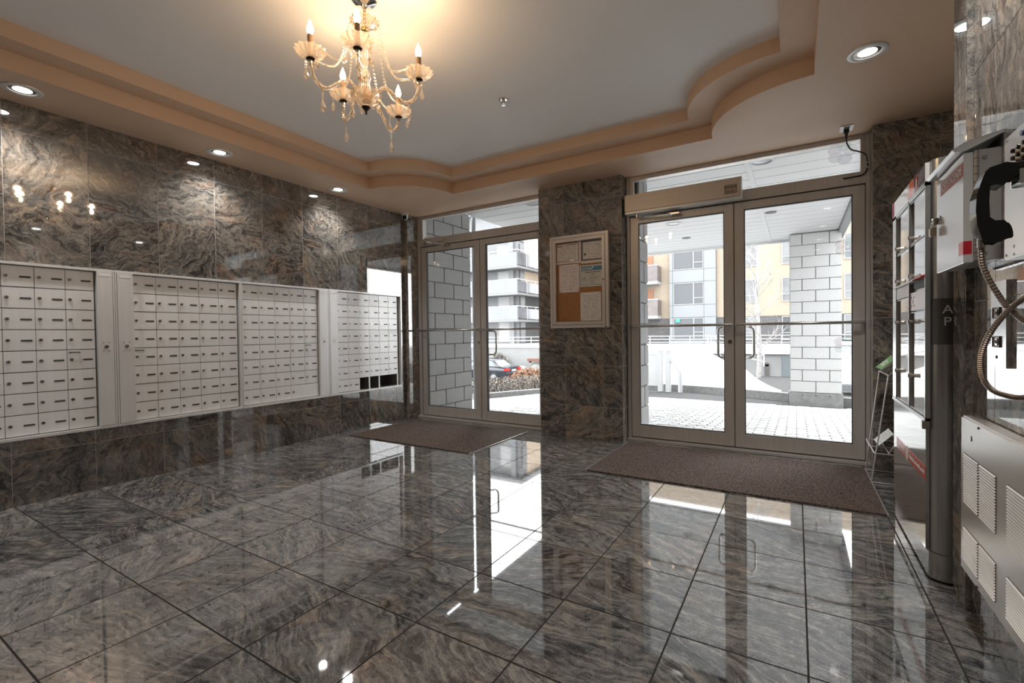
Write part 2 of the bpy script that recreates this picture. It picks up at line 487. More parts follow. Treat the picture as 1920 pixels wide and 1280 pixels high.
# front piers
PZ = [0, .302, .691, 1.080, 1.472, 1.864, 2.250, 2.43]
wf = MB(); wf.box(-2.199, -1.3492, 4.1412, 4.34, -.05, 2.75)
wall_front = tag(wf.build('wall_front', GROUT_L), 'granite clad pier between the two pairs of glass doors', 'pier', kind='structure')
wall_tiles(wall_front, 'y-', [(-2.2, -1.927), (-1.927, -1.536), (-1.536, -1.35)], list(zip(PZ, PZ[1:])), GR_PIER, 4.14)
wall_tiles(wall_front, 'x+', [(4.143, 4.29)], list(zip(PZ, PZ[1:])), GR_RIGHT, -1.348)
wf2 = MB(); wf2.box(.4612, 1.6, 4.1412, 4.4, -.05, 2.75)
wall_fr = tag(wf2.build('wall_front_right', GROUT_L), 'dark granite pier at the right end of the entrance behind the leaflet rack', 'pier', kind='structure')
wall_tiles(wall_fr, 'y-', [(.462, .821), (.821, 1.0)], list(zip(PZ, PZ[1:])), GR_PIER, 4.14)
wall_tiles(wall_fr, 'x-', [(4.143, 4.29)], list(zip(PZ, PZ[1:])), GR_RIGHT, .460)

# ceiling: soffit, two steps and the raised white panel
def tray(x0, x1, yb, yf, ra, rb, n=18):
    p = [(x0, yb), (x1, yb)]
    for i in range(n + 1):                      # right front corner, quarter disc about (x1, yf)
        a = PI / 2 * i / n
        p.append((x1 - rb * math.sin(a), yf - rb * math.cos(a)))
    for i in range(n + 1):                      # left front corner
        a = PI / 2 * (1 - i / n)
        p.append((x0 + ra * math.sin(a), yf - ra * math.cos(a)))
    return p
LOW = tray(-3.55, .09, -1.9, 3.755, .575, .616)
INN = tray(-3.40, -.07, -1.75, 3.575, .55, .59)
ZS1, ZS2 = 2.53, 2.615
def with_hole(mb, outer, inner, z):
    allp = outer + inner
    k = len(mb.v); mb.v += [(p[0], p[1], z) for p in allp]
    for t in tessellate_polygon([[Vector((p[0], p[1], 0)) for p in outer], [Vector((p[0], p[1], 0)) for p in inner]]):
        mb.face([k + i for i in t])
def fascia(mb, ring, z0, z1):
    n = len(ring); k = len(mb.v)
    mb.v += [(p[0], p[1], z0) for p in ring] + [(p[0], p[1], z1) for p in ring]
    for i in range(n):
        j = (i + 1) % n; mb.face((k + i, k + j, k + n + j, k + n + i))
cm = MB(); k = 0
cm.v += [(p[0], p[1], ZS2) for p in INN]
for t in tessellate_polygon([[Vector((p[0], p[1], 0)) for p in INN]]): cm.face(t)
cm.box(-4.45, 1.6, Y0 - .2, 4.34, 2.7, 2.8)  # slab above the ceiling, out of view, added to block sky light
ceiling = tag(cm.build('ceiling', WHITE_CEIL), 'raised grey white ceiling panel inside the stepped peach border', 'ceiling', kind='structure')
m_ = MB(); with_hole(m_, [(-4.02, Y0), (1.2, Y0), (1.2, YF + .04), (-4.02, YF + .04)], LOW, H); fascia(m_, LOW, H, ZS1)
so = m_.build('soffit', PEACH, ceiling, fix=False)
m_ = MB(); with_hole(m_, LOW, INN, ZS1); fascia(m_, INN, ZS1, ZS2)
st_ = m_.build('upper_step', PEACH, ceiling, fix=False)
for o in (so, st_): o['label'] = 'peach painted step'

# ------------------------------------------------------------------ entrance frames, doors, transoms
def frame_rect(mb, x0, x1, z0, z1, wl_, wr_, wb_, wt_, y0, y1):
    mb.box(x0, x0 + wl_, y0, y1, z0, z1); mb.box(x1 - wr_, x1, y0, y1, z0, z1)
    mb.box(x0 + wl_, x1 - wr_, y0, y1, z0, z0 + wb_); mb.box(x0 + wl_, x1 - wr_, y0, y1, z1 - wt_, z1)

def entrance(idx, x0, x1, mid, xg0, xg1, jl, jr, side, door_labels):
    # jambs, head, transom bar, threshold
    fr = thing('trim_%d' % (idx + 2), 'aluminium jambs, head and transom bar around the %s pair of doors' % side, 'door frame', ((x0 + x1) / 2, YF, 0), kind='structure')
    m = MB(); m.box(x0, x0 + jl, YF - .035, YF + .075, 0, H); m.build('jamb', ALU, fr, bevel=.003)
    m = MB(); m.box(x1 - jr, x1, YF - .035, YF + .075, 0, H); m.build('jamb', ALU, fr, bevel=.003)
    m = MB(); m.box(x0 + jl, x1 - jr, YF - .035, YF + .075, 2.068, 2.148); m.build('transom_bar', ALU, fr, bevel=.003)
    m = MB(); m.box(x0, x1, YF - .07, YF + .09, 0, .022); m.build('threshold', ALU, fr, bevel=.003)
    m = MB(); m.box(x0 + jl - .001, x0 + jl + .012, YF + .024, YF + .04, .02, 2.068); m.box(x1 - jr - .012, x1 - jr + .001, YF + .024, YF + .04, .02, 2.068)
    m.box(x0 + jl, x1 - jr, YF + .024, YF + .04, 2.05, 2.069); m.box(x0 + jl, x1 - jr, YF + .024, YF + .04, .02, .036); m.box(mid - .012, mid + .012, YF + .0235, YF + .036, .03, 2.06)
    m.build('door_stop', ALU_DARK, fr)
    # transom window
    wi = thing('window_%d' % idx, 'long clear transom window above the %s pair of doors' % side, 'window', ((x0 + x1) / 2, YF, 2.15), kind='structure')
    m = MB(); frame_rect(m, x0 + jl, x1 - jr, 2.148, H, .03, .03, .012, .034, YF - .02, YF + .05); m.build('window_frame', ALU, wi, bevel=.002)
    m = MB(); m.box(x0 + jl + .03, x1 - jr - .03, YF + .012, YF + .018, 2.16, H - .034); m.build('pane', GLASS, wi)
    # leaves
    for k, (a, b) in enumerate(((x0 + jl + .004, mid - .003), (mid + .003, x1 - jr - .004))):
        d = thing('door_%d' % (idx * 2 - 1 + k), door_labels[k], 'door', ((a + b) / 2, YF, 0), kind='structure')
        zb, zt = .03, 2.06
        m = MB(); frame_rect(m, a, b, zb, zt, .073, .073, .11, .062, YF - .022, YF + .022)
        m.build('door_frame', ALU, d, bevel=.003)
        m = MB()
        frame_rect(m, a + .073, b - .073, zb + .11, zt - .062, .006, .006, .006, .006, YF - .014, YF + .014)
        m.build('gasket', ALU_DARK, d)
        m = MB(); m.box(a + .076, b - .076, YF - .003, YF + .003, zb + .113, zt - .065); m.build('pane', GLASS, d)
        # push bar inside
        ya = YF - .085
        m = MB()
        if k == 0: p0, p1 = a + .012, b - .022
        else: p0, p1 = a + .022, b - .012
        m.tube([(p0, YF - .02, 1.052), (p0, ya, 1.052), (p0 + .012, ya - .006, 1.052), (p1 - .012, ya - .006, 1.052), (p1, ya, 1.052), (p1, YF - .02, 1.052)], .0115, 10)
        m.build('push_bar', STEEL, d, smooth=True)
        # outside pull
        s_ = -1 if k == 0 else 1
        xo = (b - .04) if k == 0 else (a + .04)
        xh = xo + s_ * .095
        yo = YF + .022
        z0, z1 = .77, 1.035
        pts = [(xo, yo, z0)]
        for t in range(5):
            an = PI / 2 * t / 4
            pts.append((xh - s_ * .04 * (1 - math.sin(an)), yo + .06, z0 + .04 * (1 - math.cos(an))))
        for t in range(5):
            an = PI / 2 * t / 4
            pts.append((xh - s_ * .04 * (1 - math.cos(an)), yo + .06, z1 - .04 + .04 * math.sin(an)))
        pts.append((xo, yo, z1))
        m = MB(); m.tube(pts, .0115, 10); m.build('pull_handle', STEEL, d, smooth=True)
        if k == 0:
            m = MB(); m.cyl((b - .03, YF - .022, .91), (b - .03, YF - .032, .91), .017, 16); m.cyl((b - .03, YF - .032, .91), (b - .03, YF - .036, .91), .011, 12)
            m.build('lock', LOCK_M, d, smooth=True)

entrance(1, -3.945, -2.185, -3.025, 0, 0, .045, .02, 'left',
         ('left leaf of the glass doors nearest the mailboxes, showing white blocks', 'glass door leaf just left of the granite pier, showing balconies'))
entrance(2, -1.345, .462, -.44, 0, 0, .03, .025, 'right',
         ('glass door leaf just right of the granite pier under the operator box', 'widest glass door leaf nearest the leaflet rack at right'))

# door operator box over the right pair
op = thing('door_operator', 'long silver automatic door operator box above the right glass doors', 'door operator', (-.85, 4.2, 2.15))
m = MB(); m.box(-1.326, -.378, 4.158, YF - .036, 2.085, 2.238); m.build('housing', pbr('operator_housing', (.6, .54, .47), .38, metal=.35, noise=.04, nscale=80, stretch=(.02, 1, 1)), op, bevel=.004)
m = MB(); m.box(-1.326, -.374, 4.165, YF - .036, 2.068, 2.0855); m.build('bottom_cover', pbr('operator_base', (.75, .75, .74), .3, metal=.3), op, bevel=.003)
m = MB(); m.box(-.378, -.370, 4.155, YF - .036, 2.075, 2.24); m.build('end_cap', WHITE_P, op, bevel=.002)
lb = MB(); lb.box(-.495, -.405, 4.1572, 4.158, 2.112, 2.182); lab = lb.build('label_plate', pbr('label_bronze', (.17, .12, .085), .5), op)
lb = MB(); lb.box(-.49, -.41, 4.1565, 4.1573, 2.117, 2.177); lb.build('label_field', pbr('label_field_tan', (.42, .35, .28), .5), lab)
text('lettering', 'PORTOMATIC', .0145, (-.45, 4.156, 2.163), (PI / 2, 0, 0), BLACK_M, lab, bold=.0006)
text('lettering', 'portes automatiques', .0075, (-.45, 4.156, 2.145), (PI / 2, 0, 0), BLACK_M, lab)
text('lettering', '(450) 444-3020', .0095, (-.45, 4.156, 2.127), (PI / 2, 0, 0), BLACK_M, lab, bold=.0003)
m = MB(); m.cyl((-1.225, 4.205, 2.068), (-1.225, 4.205, 2.035), .017, 14); m.tube([(-1.225, 4.2, 2.046), (-.97, 4.19, 2.026), (-.925, 4.21, 2.026)], [.009, .007, .009], 8)
m.box(-.95, -.86, 4.2, YF - .022, 2.022, 2.036)
m.build('arm', CHROME, op, smooth=True)
# closer over the left pair
cl = thing('door_closer', 'small aluminium door closer with folding arm above the far left door', 'door closer', (-3.7, 4.25, 2.1))
m = MB(); m.box(-3.80, -3.52, 4.215, 4.263, 2.098, 2.15); m.build('closer_body', ALU, cl, bevel=.006)
m = MB(); m.cyl((-3.78, 4.235, 2.15), (-3.78, 4.235, 2.165), .012, 10); m.cyl((-3.80, 4.235, 2.098), (-3.80, 4.235, 2.08), .016, 12); m.build('pivot', CHROME, cl, smooth=True)
m = MB(); m.tube([(-3.80, 4.225, 2.088), (-3.68, 4.13, 2.082), (-3.56, 4.16, 2.062), (-3.47, 4.255, 2.045)], [.011, .01, .008, .008], 8); m.box(-3.52, -3.42, 4.255, 4.278, 2.03, 2.052)
m.build('arm', CHROME, cl, smooth=True)

# flower stickers on the glass of the right leaf and transom
PET = [pbr('petal_green', (.35, .72, .52), .6), pbr('petal_pink', (.78, .55, .75), .6), pbr('petal_blue', (.45, .6, .88), .6), pbr('petal_white', (.75, .78, .75), .6)]
def film(name, col):
    m, n, l, b = nmat(name)
    b.inputs['Base Color'].default_value = (*col, 1); b.inputs['Alpha'].default_value = .14; b.inputs['Roughness'].default_value = .6
    return m
FILM = [film('film_green', (.2, .75, .5)), film('film_pink', (.85, .5, .8)), film('film_blue', (.3, .5, .9)), film('film_white', (.8, .85, .85))]
def sticker(x, z, lab, yy, big):
    t = thing('flower_sticker', lab, 'sticker', (x, yy, z), group='flower stickers on the right glass')
    for i, (an, mi) in enumerate(((80, 0), (150, 1), (215, 3), (285, 2), (10, 3))):
        a = math.radians(an); rr = .045 * big
        cx_, cz_ = x + math.cos(a) * rr, z + math.sin(a) * rr
        pts = [(cx_ + .036 * big * math.cos(q * PI / 6) * (1.15 if True else 1), cz_ + .036 * big * math.sin(q * PI / 6)) for q in range(12)]
        m = MB(); m.prism(pts, 'xz', yy - .0006, yy); m.build('petal', FILM[mi], t)
sticker(.30, 2.33, 'faint coloured flower sticker high on the transom under the black cord', YF + .0115, 1.15)
sticker(.332, 1.62, 'faint coloured flower sticker on the right glass door above the push bar', YF - .0035, 1.0)
sticker(.325, .885, 'faint coloured flower sticker on the right glass door below the push bar', YF - .0035, 1.0)

# ------------------------------------------------------------------ MAILBOXES
ZT, ZB = 1.452, .420
RH = (ZT - ZB) / 8
XD = -4.0
lock_me = None
def make_lock_mesh():
    m = MB()
    m.cyl((0, 0, 0), (.006, 0, 0), .0095, 12); m.cyl((.006, 0, 0), (.009, 0, 0), .0075, 12)
    m.mat(1); m.box(.0088, .0096, -.0016, .0016, -.0065, .002)
    o = m.build('lock', [LOCK_M, BLACK_M], smooth=True); me = o.data
    bpy.data.objects.remove(o); return me
def make_plate_mesh(wd=.052, hh=.0115):
    m = MB(); pts = []
    for i in range(9): a = PI / 2 + PI * i / 8; pts.append((-wd / 2 + hh / 2 + hh / 2 * math.cos(a), hh / 2 * math.sin(a)))
    for i in range(9): a = -PI / 2 + PI * i / 8; pts.append((wd / 2 - hh / 2 + hh / 2 * math.cos(a), hh / 2 * math.sin(a)))
    m.prism(pts, 'yz', 0, .0012)
    o = m.build('number_plate', PLATE_DK); me = o.data
    bpy.data.objects.remove(o); return me
LOCK_ME, PLATE_ME = make_lock_mesh(), make_plate_mesh()
door_cache = {}
def mdoor_mesh(wd, hh):
    k = (round(wd, 4), round(hh, 4))
    if k not in door_cache:
        m = MB(); m.box(-.012, 0, -wd / 2 + .0013, wd / 2 - .0013, -hh / 2 + .0016, hh / 2 - .0032)
        o = m.build('mailbox_door', MAIL, bevel=.0012); door_cache[k] = o.data; bpy.data.objects.remove(o)
    return door_cache[k]

def mailbank(label, y0, y1, cols, post=None, post_at=None, holes=(), wide=None, lever=None, off=.0):
    """cols: column edges in Y; post: (ya, yb) tall master strip"""
    root = thing('mailbox_bank', label, 'mailboxes', (XD, (y0 + y1) / 2, .40), group='mailbox banks along the granite wall')
    FX = -3.976
    # outer frame
    m = MB()
    m.box(-4.1, FX, y0, y1, 1.454, 1.471); m.box(-4.1, FX, y0, y1, .399, .4165)
    m.box(-4.1, FX, y0, y0 + .010, .4165, 1.454); m.box(-4.1, FX, y1 - .010, y1, .4165, 1.454)
    m.build('frame', MAIL_F, root, bevel=.0012)
    m = MB(); m.box(-4.2, -4.014, y0 + .01, y1 - .01, ZB + RH * (1 if holes else 0), 1.454)
    if holes: m.box(-4.2, -4.014, y0 + .01, cols[holes[0]], .4165, ZB + RH)
    m.build('cabinet_body', MAIL_IN, root)
    if post:
        pa, pb = post
        m = MB(); m.box(-4.05, FX + .002, pa, pb, .418, 1.462); ps = m.build('master_strip', MAIL_F, root, bevel=.0015)
        pc = (pa + pb) / 2
        m = MB(); m.box(FX + .002, FX + .0032, pa + .014, pb - .014, 1.422, 1.437); m.build('maker_plate', pbr('maker_plate', (.85, .84, .83), .4, noise=.25, nscale=180), ps)
        m = MB(); m.cyl((FX + .002, pc, .95), (FX + .009, pc, .95), .0115, 14); m.mat(1); m.box(FX + .0088, FX + .0096, pc - .002, pc + .002, .943, .952); m.build('master_lock', [LOCK_M, BLACK_M], ps, smooth=True)
        m = MB()
        for dy in (-.016, .016):
            for dz in (-.027, .027): m.cyl((FX + .002, pc + dy, .95 + dz), (FX + .0035, pc + dy, .95 + dz), .0032, 8)
        m.build('rivets', LOCK_M, ps)
    skip = set(holes)
    for c, (a, b) in enumerate(zip(cols, cols[1:])):
        for r in range(8):
            if r == 7 and c in skip: continue
            bb = b
            if wide and r == 7 and c == wide[0]: bb = cols[c + 2]
            if wide and r == 7 and c == wide[0] + 1: continue
            jit = random.uniform(-.0012, .0012)
            zc = ZT - RH * (r + .5)
            d = bpy.data.objects.new('mailbox_door', mdoor_mesh(bb - a, RH)); COL.objects.link(d)
            d.location = (XD + jit, (a + bb) / 2, zc)
            adopt(d, root)
            d.rotation_euler = (0, random.uniform(-.008, .008), random.uniform(-.012, .012))
            l_ = bpy.data.objects.new('lock', LOCK_ME); COL.objects.link(l_); l_.parent = d
            l_.location = (0, -(bb - a) / 2 + .021, 0)
            if not (wide and r == 7 and c == wide[0]):
                p_ = bpy.data.objects.new('number_plate', PLATE_ME); COL.objects.link(p_); p_.parent = d
                p_.location = (0, (b - a) / 2 - .040, -.003)
    if lever is not None:
        a = cols[lever]; zc = ZT - RH * 4 - .018
        m = MB(); m.cyl((XD, a + .012, zc), (XD + .012, a + .012, zc), .006, 10); m.box(XD + .007, XD + .013, a + .008, a + .062, zc - .004, zc + .004); m.cyl((XD, a + .058, zc), (XD + .009, a + .058, zc), .004, 8)
        m.build('lever', LOCK_M, root)
    for i, h in enumerate(holes):
        if i == len(holes) - 1: continue
        if h == holes[-2]: a, b = cols[h], cols[h + 2]
        else: a, b = cols[h], cols[h + 1]
        z0, z1 = .4165, ZB + RH
        m = MB()
        m.box(-4.22, -4.21, a, b, z0, z1)
        m.box(-4.21, -4.004, a, a + .003, z0, z1); m.box(-4.21, -4.004, b - .014, b - .011, z0, z1); m.box(-4.21, -4.004, a, b, z0, z0 + .003)
        m.build('open_compartment', MAIL_IN, root)
        m = MB(); m.box(-4.01, -4.002, b - .014, b + .0015, z0, z1); m.box(-4.01, -4.002, a - .0015, a + .004, z0, z1)
        m.build('compartment_lip', MAIL_F, root)
    return root

def cols_from(a, b, n): return [a + (b - a) * i / n for i in range(n + 1)]
mailbank('mailbox bank at the left edge, its master strip on its right side', .48, 1.304, cols_from(.49, 1.20, 5), post=(1.209, 1.292), lever=4)
mailbank('second mailbox bank from the left, master strip on its left side', 1.306, 2.150, cols_from(1.408, 2.128, 5), post=(1.318, 1.407), lever=0)
mailbank('third mailbox bank from the left, with one double width door bottom right', 2.152, 3.008, cols_from(2.172, 2.893, 5), post=(2.903, 2.996), wide=(3,), lever=4)
mailbank('rightmost mailbox bank nearest the doors, with open empty compartments at bottom', 3.010, 4.006, cols_from(3.117, 3.962, 6), post=(3.022, 3.115), holes=(2, 3, 4, 5), lever=0)

# ------------------------------------------------------------------ notice board on the pier
nb = thing('notice_board', 'silver framed glazed notice board with cork backing hung on the granite pier', 'notice board', (-1.755, 4.12, 1.05))
bx0, bx1, bz0, bz1 = -2.055, -1.462, 1.048, 1.933
FR = pbr('board_frame', (.78, .73, .68), .35, metal=.35, noise=.03, nscale=40)
m = MB(); frame_rect(m, bx0, bx1, bz0, bz1, .028, .028, .028, .028, 4.09, 4.14); m.build('outer_frame', FR, nb, bevel=.003)
m = MB(); frame_rect(m, bx0 + .031, bx1 - .031, bz0 + .031, bz1 - .031, .03, .03, .03, .03, 4.086, 4.112); dr = m.build('door_frame', FR, nb, bevel=.003)
m = MB(); m.cyl((-1.509, 4.086, 1.49), (-1.509, 4.080, 1.49), .0085, 12); m.build('lock', LOCK_M, dr, smooth=True)
m = MB(); m.box(bx0 + .028, bx1 - .028, 4.128, 4.14, bz0 + .028, bz1 - .028); m.build('cork', pbr('cork', (.46, .22, .08), .85, noise=.25, nscale=120), nb)
m = MB(); m.box(bx0 + .06, bx1 - .06, 4.0995, 4.1015, bz0 + .06, bz1 - .06); m.build('pane', GLASS_B, nb)
m = MB(); m.box(-1.50, -1.475, 4.0895, 4.09, 1.054, 1.060); m.build('maker_badge', BLACK_M, nb)

def sheet(name, label, x0, x1, z0, z1, mat, tilt=0., cat='notice', pins=True):
    t = thing(name, label, cat, ((x0 + x1) / 2, 4.126, (z0 + z1) / 2), group='papers in the notice board')
    m = MB(); m.box(x0, x1, 4.1245, 4.1255, z0, z1); o = m.build('paper', mat, t)
    if pins:
        m = MB()
        for px in (x0 + .012, x1 - .012):
            for pz in (z0 + .014, z1 - .012): m.ball((px, 4.122, pz), .0042, 8, 4)
        m.build('push_pins', pbr('pin_dark', (.05, .045, .05), .3), t, smooth=True)
    t.rotation_euler = (0, tilt, 0)
    return t
P_W = (.92, .86, .80)
s1 = sheet('certificate_holder', 'small pale sheet in a clear holder with red logo, top left in the notice board', -2.0, -1.765, 1.69, 1.872, paper('print_small', P_W, (.38, .32, .29), 26, .52), pins=False)
m = MB(); frame_rect(m, -2.0, -1.765, 1.69, 1.872, .006, .006, .005, .012, 4.1235, 4.1245); m.build('border', pbr('border_brown', (.34, .2, .15), .6), s1)
m = MB(); m.box(-1.985, -1.974, 4.123, 4.1236, 1.832, 1.846); m.mat(1); m.box(-1.971, -1.93, 4.123, 4.1236, 1.834, 1.842); m.build('red_logo', [RED, pbr('logo_rust', (.5, .2, .15), .6)], s1)
m = MB(); m.box(-1.89, -1.775, 4.123, 4.1236, 1.846, 1.851); m.build('heading', pbr('ink_brown', (.15, .1, .09), .7), s1)
m = MB(); m.box(-2.005, -1.745, 4.122, 4.1235, 1.668, 1.688); m.box(-1.762, -1.742, 4.122, 4.1235, 1.688, 1.872); m.build('holder', pbr('holder_cream', (.92, .84, .77), .25), s1)
s2 = sheet('permit_certificate', 'certificate with patterned blue grey border, top right in the notice board', -1.737, -1.51, 1.682, 1.872, paper('print_certificate', (.86, .81, .74), (.36, .33, .3), 15, .46), pins=False)
m = MB(); frame_rect(m, -1.737, -1.51, 1.682, 1.872, .016, .012, .012, .018, 4.1233, 4.1245); m.build('border', pbr('border_pattern', (.2, .2, .21), .6, noise=.55, nscale=130), s2)
m = MB(); m.cyl((-1.70, 4.1235, 1.74), (-1.70, 4.1245, 1.74), .012, 10); m.build('seal', pbr('ink_brown', (.15, .1, .09), .7), s2)
m = MB(); m.box(-1.742, -1.50, 4.122, 4.1235, 1.655, 1.68); m.build('holder', pbr('holder_cream', (.92, .84, .77), .25), s2)
sheet('notice_sheet', 'pale pinned letter with centred lines, middle left in the notice board', -1.972, -1.763, 1.392, 1.659, paper('print_letter', (.93, .84, .79), (.36, .26, .23), 20, .46), tilt=.0)
s4 = sheet('blue_header_certificate', 'certificate with blue header band reading NOVRA, right side of the notice board', -1.757, -1.512, 1.436, 1.638, pbr('paper_grey', (.74, .72, .64), .7, noise=.04, nscale=8), pins=False)
BLUE = pbr('header_blue', (.10, .30, .40), .6)
m = MB(); frame_rect(m, -1.748, -1.512, 1.446, 1.63, .004, .001, .004, .004, 4.1236, 4.1245); m.box(-1.744, -1.512, 4.1236, 4.1245, 1.585, 1.623); m.build('header_band', BLUE, s4)
m = MB(); frame_rect(m, -1.757, -1.512, 1.436, 1.638, .008, .001, .009, .007, 4.1238, 4.1245); m.build('margin', pbr('paper_white', (.92, .89, .83), .7), s4)
text('lettering', 'NOVRA', .034, (-1.688, 4.1232, 1.602), (PI / 2, 0, 0), pbr('lettering_white', (.8, .78, .74), .6), s4, bold=.0008)
INK = pbr('ink_grey', (.2, .19, .18), .7)
m = MB(); m.box(-1.70, -1.55, 4.1238, 4.1245, 1.566, 1.573); m.box(-1.65, -1.60, 4.1238, 4.1245, 1.545, 1.550)
for q in range(3): m.box(-1.66, -1.56 - .02 * q, 4.1239, 4.1245, 1.52 - .016 * q, 1.5235 - .016 * q)
m.box(-1.645, -1.61, 4.1238, 4.1245, 1.466, 1.470); m.build('printed_lines', INK, s4)
m = MB()
pts = [(-1.712 + .017 * math.cos(a * PI / 12), 4.1238, 1.508 + .017 * math.sin(a * PI / 12)) for a in range(25)]
m.tube(pts, .0014, 5); m.tube([(-1.718, 4.1238, 1.503), (-1.71, 4.1238, 1.509), (-1.703, 4.1238, 1.516)], .0018, 5); m.build('round_emblem', INK, s4)
sheet('rules_sheet', 'white pinned typed sheet, bottom right in the notice board', -1.752, -1.545, 1.115, 1.382, paper('print_rules', (.93, .89, .84), (.36, .33, .31), 24, .48), tilt=-.006)

# ------------------------------------------------------------------ mats
CARPET = pbr('mat_carpet', (.10, .07, .056), 1.0, noise=.95, nscale=85, bump=.5)
def mat_(label, x0, x1, y0, y1, edges):
    t = thing('door_mat', label, 'mat', ((x0 + x1) / 2, (y0 + y1) / 2, 0), group='brown mats inside the doors')
    m = MB(); m.box(x0, x1, y0, y1, 0, .009); m.build('carpet', CARPET, t, bevel=.003)
    m = MB(); m.box(x1, x1 + .007, y0, y1, 0, .007); m.box(x0 - .007, x0, y0, y1, 0, .007); m.build('edge_trim', pbr('mat_edge', (.62, .61, .59), .3, metal=.6), t)
mat_('brown ribbed mat in front of the left pair of doors', -3.84, -2.335, 3.105, 4.09, 0)
mat_('brown ribbed mat in front of the right pair of doors', -1.305, .412, 3.14, 4.135, 0)

# ------------------------------------------------------------------ ceiling fittings
def downlight(x, y, label, proto=[None]):
    if proto[0] is None:
        t = thing('downlight', label, 'ceiling light', (x, y, H), group='recessed downlights in the soffit')
        m = MB(); m.lathe([(.088, 0), (.087, -.006), (.072, -.0085), (.060, -.006), (.058, .001)], (x, y, H), 36); m.build('trim_ring', pbr('downlight_ring', (.72, .71, .69), .3, metal=.2), t, smooth=True)
        m = MB(); m.lathe([(.060, -.0012), (.050, -.0014), (.041, -.0021)], (x, y, H), 32); m.build('reflector', LOCK_M, t, smooth=True)
        m = MB(); m.lathe([(.0005, -.0042), (.02, -.004), (.041, -.0022)], (x, y, H), 28); m.build('lamp', emit('lamp_glow', (1.0, .96, .9), 6.0), t, smooth=True)
        ld = bpy.data.lights.new('lamp_beam', 'SPOT'); ld.energy = DOWN_W; ld.color = (1, .975, .95); ld.spot_size = math.radians(125); ld.spot_blend = .9; ld.shadow_soft_size = .04
        lo = bpy.data.objects.new('lamp_beam', ld); COL.objects.link(lo); lo.location = (x, y, H - .03); adopt(lo, t)
        proto[0] = t
        return t
    t = copy_tree(proto[0]); t.location = (x, y, H); t['label'] = label
    return t
downlight(-3.766, .838, 'largest of the three round downlights over the mailboxes, at the left edge')
downlight(-3.794, 1.917, 'middle one of the three round downlights over the mailboxes')
downlight(-3.809, 3.017, 'small far downlight over the mailboxes nearest the doors')
downlight(.318, 3.036, 'round downlight in the soffit above the right glass doors')
downlight(.318, 1.94, 'unseen added downlight in the soffit over the fire cabinet')  # from here on, unseen lamps added along the rows for more room light
downlight(.318, .84, 'unseen added downlight in the right soffit beside the viewer')
downlight(-3.766, -.26, 'unseen added downlight over the mailbox wall just behind the viewer')
downlight(-3.766, -1.36, 'unseen added downlight over the mailbox wall far behind the viewer')
downlight(.318, -.26, 'unseen added downlight in the right soffit just behind the viewer')
downlight(.318, -1.36, 'unseen added downlight in the right soffit far behind the viewer')

sp = thing('sprinkler', 'small chrome fire sprinkler head on the white ceiling', 'sprinkler', (-1.716, 2.736, ZS2))
c_ = (-1.716, 2.736, ZS2)
m = MB(); m.lathe([(.034, 0), (.033, -.005), (.024, -.008), (.012, -.007)], c_, 24); m.build('escutcheon', CHROME, sp, smooth=True)
m = MB(); m.tube([(c_[0], c_[1], c_[2]), (c_[0], c_[1], c_[2] - .028)], .008, 10)
m.tube([(c_[0] - .011, c_[1], c_[2] - .01), (c_[0] - .012, c_[1], c_[2] - .03), (c_[0], c_[1], c_[2] - .04)], .0022, 6); m.tube([(c_[0] + .011, c_[1], c_[2] - .01), (c_[0] + .012, c_[1], c_[2] - .03), (c_[0], c_[1], c_[2] - .04)], .0022, 6)
m.build('head', LOCK_M, sp, smooth=True)
m = MB(); m.lathe([(.0005, -.039), (.014, -.040), (.014, -.043), (.0005, -.043)], c_, 16); m.build('deflector', CHROME, sp, smooth=True)

cc_ = thing('security_camera', 'white dome turret camera in the corner above the left doors', 'security camera', (-3.955, 4.05, H))
cx0, cy0 = -3.93, 4.045
m = MB(); m.lathe([(.044, 0), (.044, -.012), (.036, -.018), (.0005, -.018)], (cx0, cy0, H), 24); m.build('base', WHITE_P, cc_, smooth=True)
m = MB(); m.ball((cx0, cy0, H - .040), .036, 20, 12); m.build('turret', WHITE_P, cc_, smooth=True)
dv = Vector((.60, -.72, -.34)).normalized(); pc = Vector((cx0, cy0, H - .040))
m = MB(); m.cyl(pc + dv * .026, pc + dv * .037, .024, 20); m.build('lens', BLACK, cc_, smooth=True)

ou = thing('ceiling_outlet', 'white outlet plate on the soffit above the right transom', 'outlet', (.309, 4.09, H))
m = MB(); m.box(.270, .348, 4.035, 4.148, H - .006, H); m.build('cover_plate', pbr('outlet_plate', (.75, .74, .73), .3, metal=.3), ou, bevel=.002)
m = MB(); m.box(.291, .327, 4.05, 4.085, H - .008, H - .005); m.build('socket', pbr('socket_grey', (.25, .24, .24), .5), ou, bevel=.001)
pcord = thing('power_cord', 'black power cord plugged in the ceiling outlet and running down the transom frame', 'cord', (.309, 4.1, H))
m = MB(); m.box(.293, .325, 4.088, 4.122, H - .030, H - .006); m.cyl((.309, 4.112, H - .03), (.309, 4.128, H - .062), .011, 10, .007); m.build('plug', BLACK_M, pcord, bevel=.003)
def spline(pts, n=10):
    out = []; P = [Vector(p) for p in pts]
    for i in range(len(P) - 1):
        p0, p1, p2, p3 = P[max(i - 1, 0)], P[i], P[i + 1], P[min(i + 2, len(P) - 1)]
        for k in range(n):
            t = k / n
            out.append(.5 * ((2 * p1) + (-p0 + p2) * t + (2 * p0 - 5 * p1 + 4 * p2 - p3) * t * t + (-p0 + 3 * p1 - 3 * p2 + p3) * t ** 3))
    out.append(P[-1]); return out
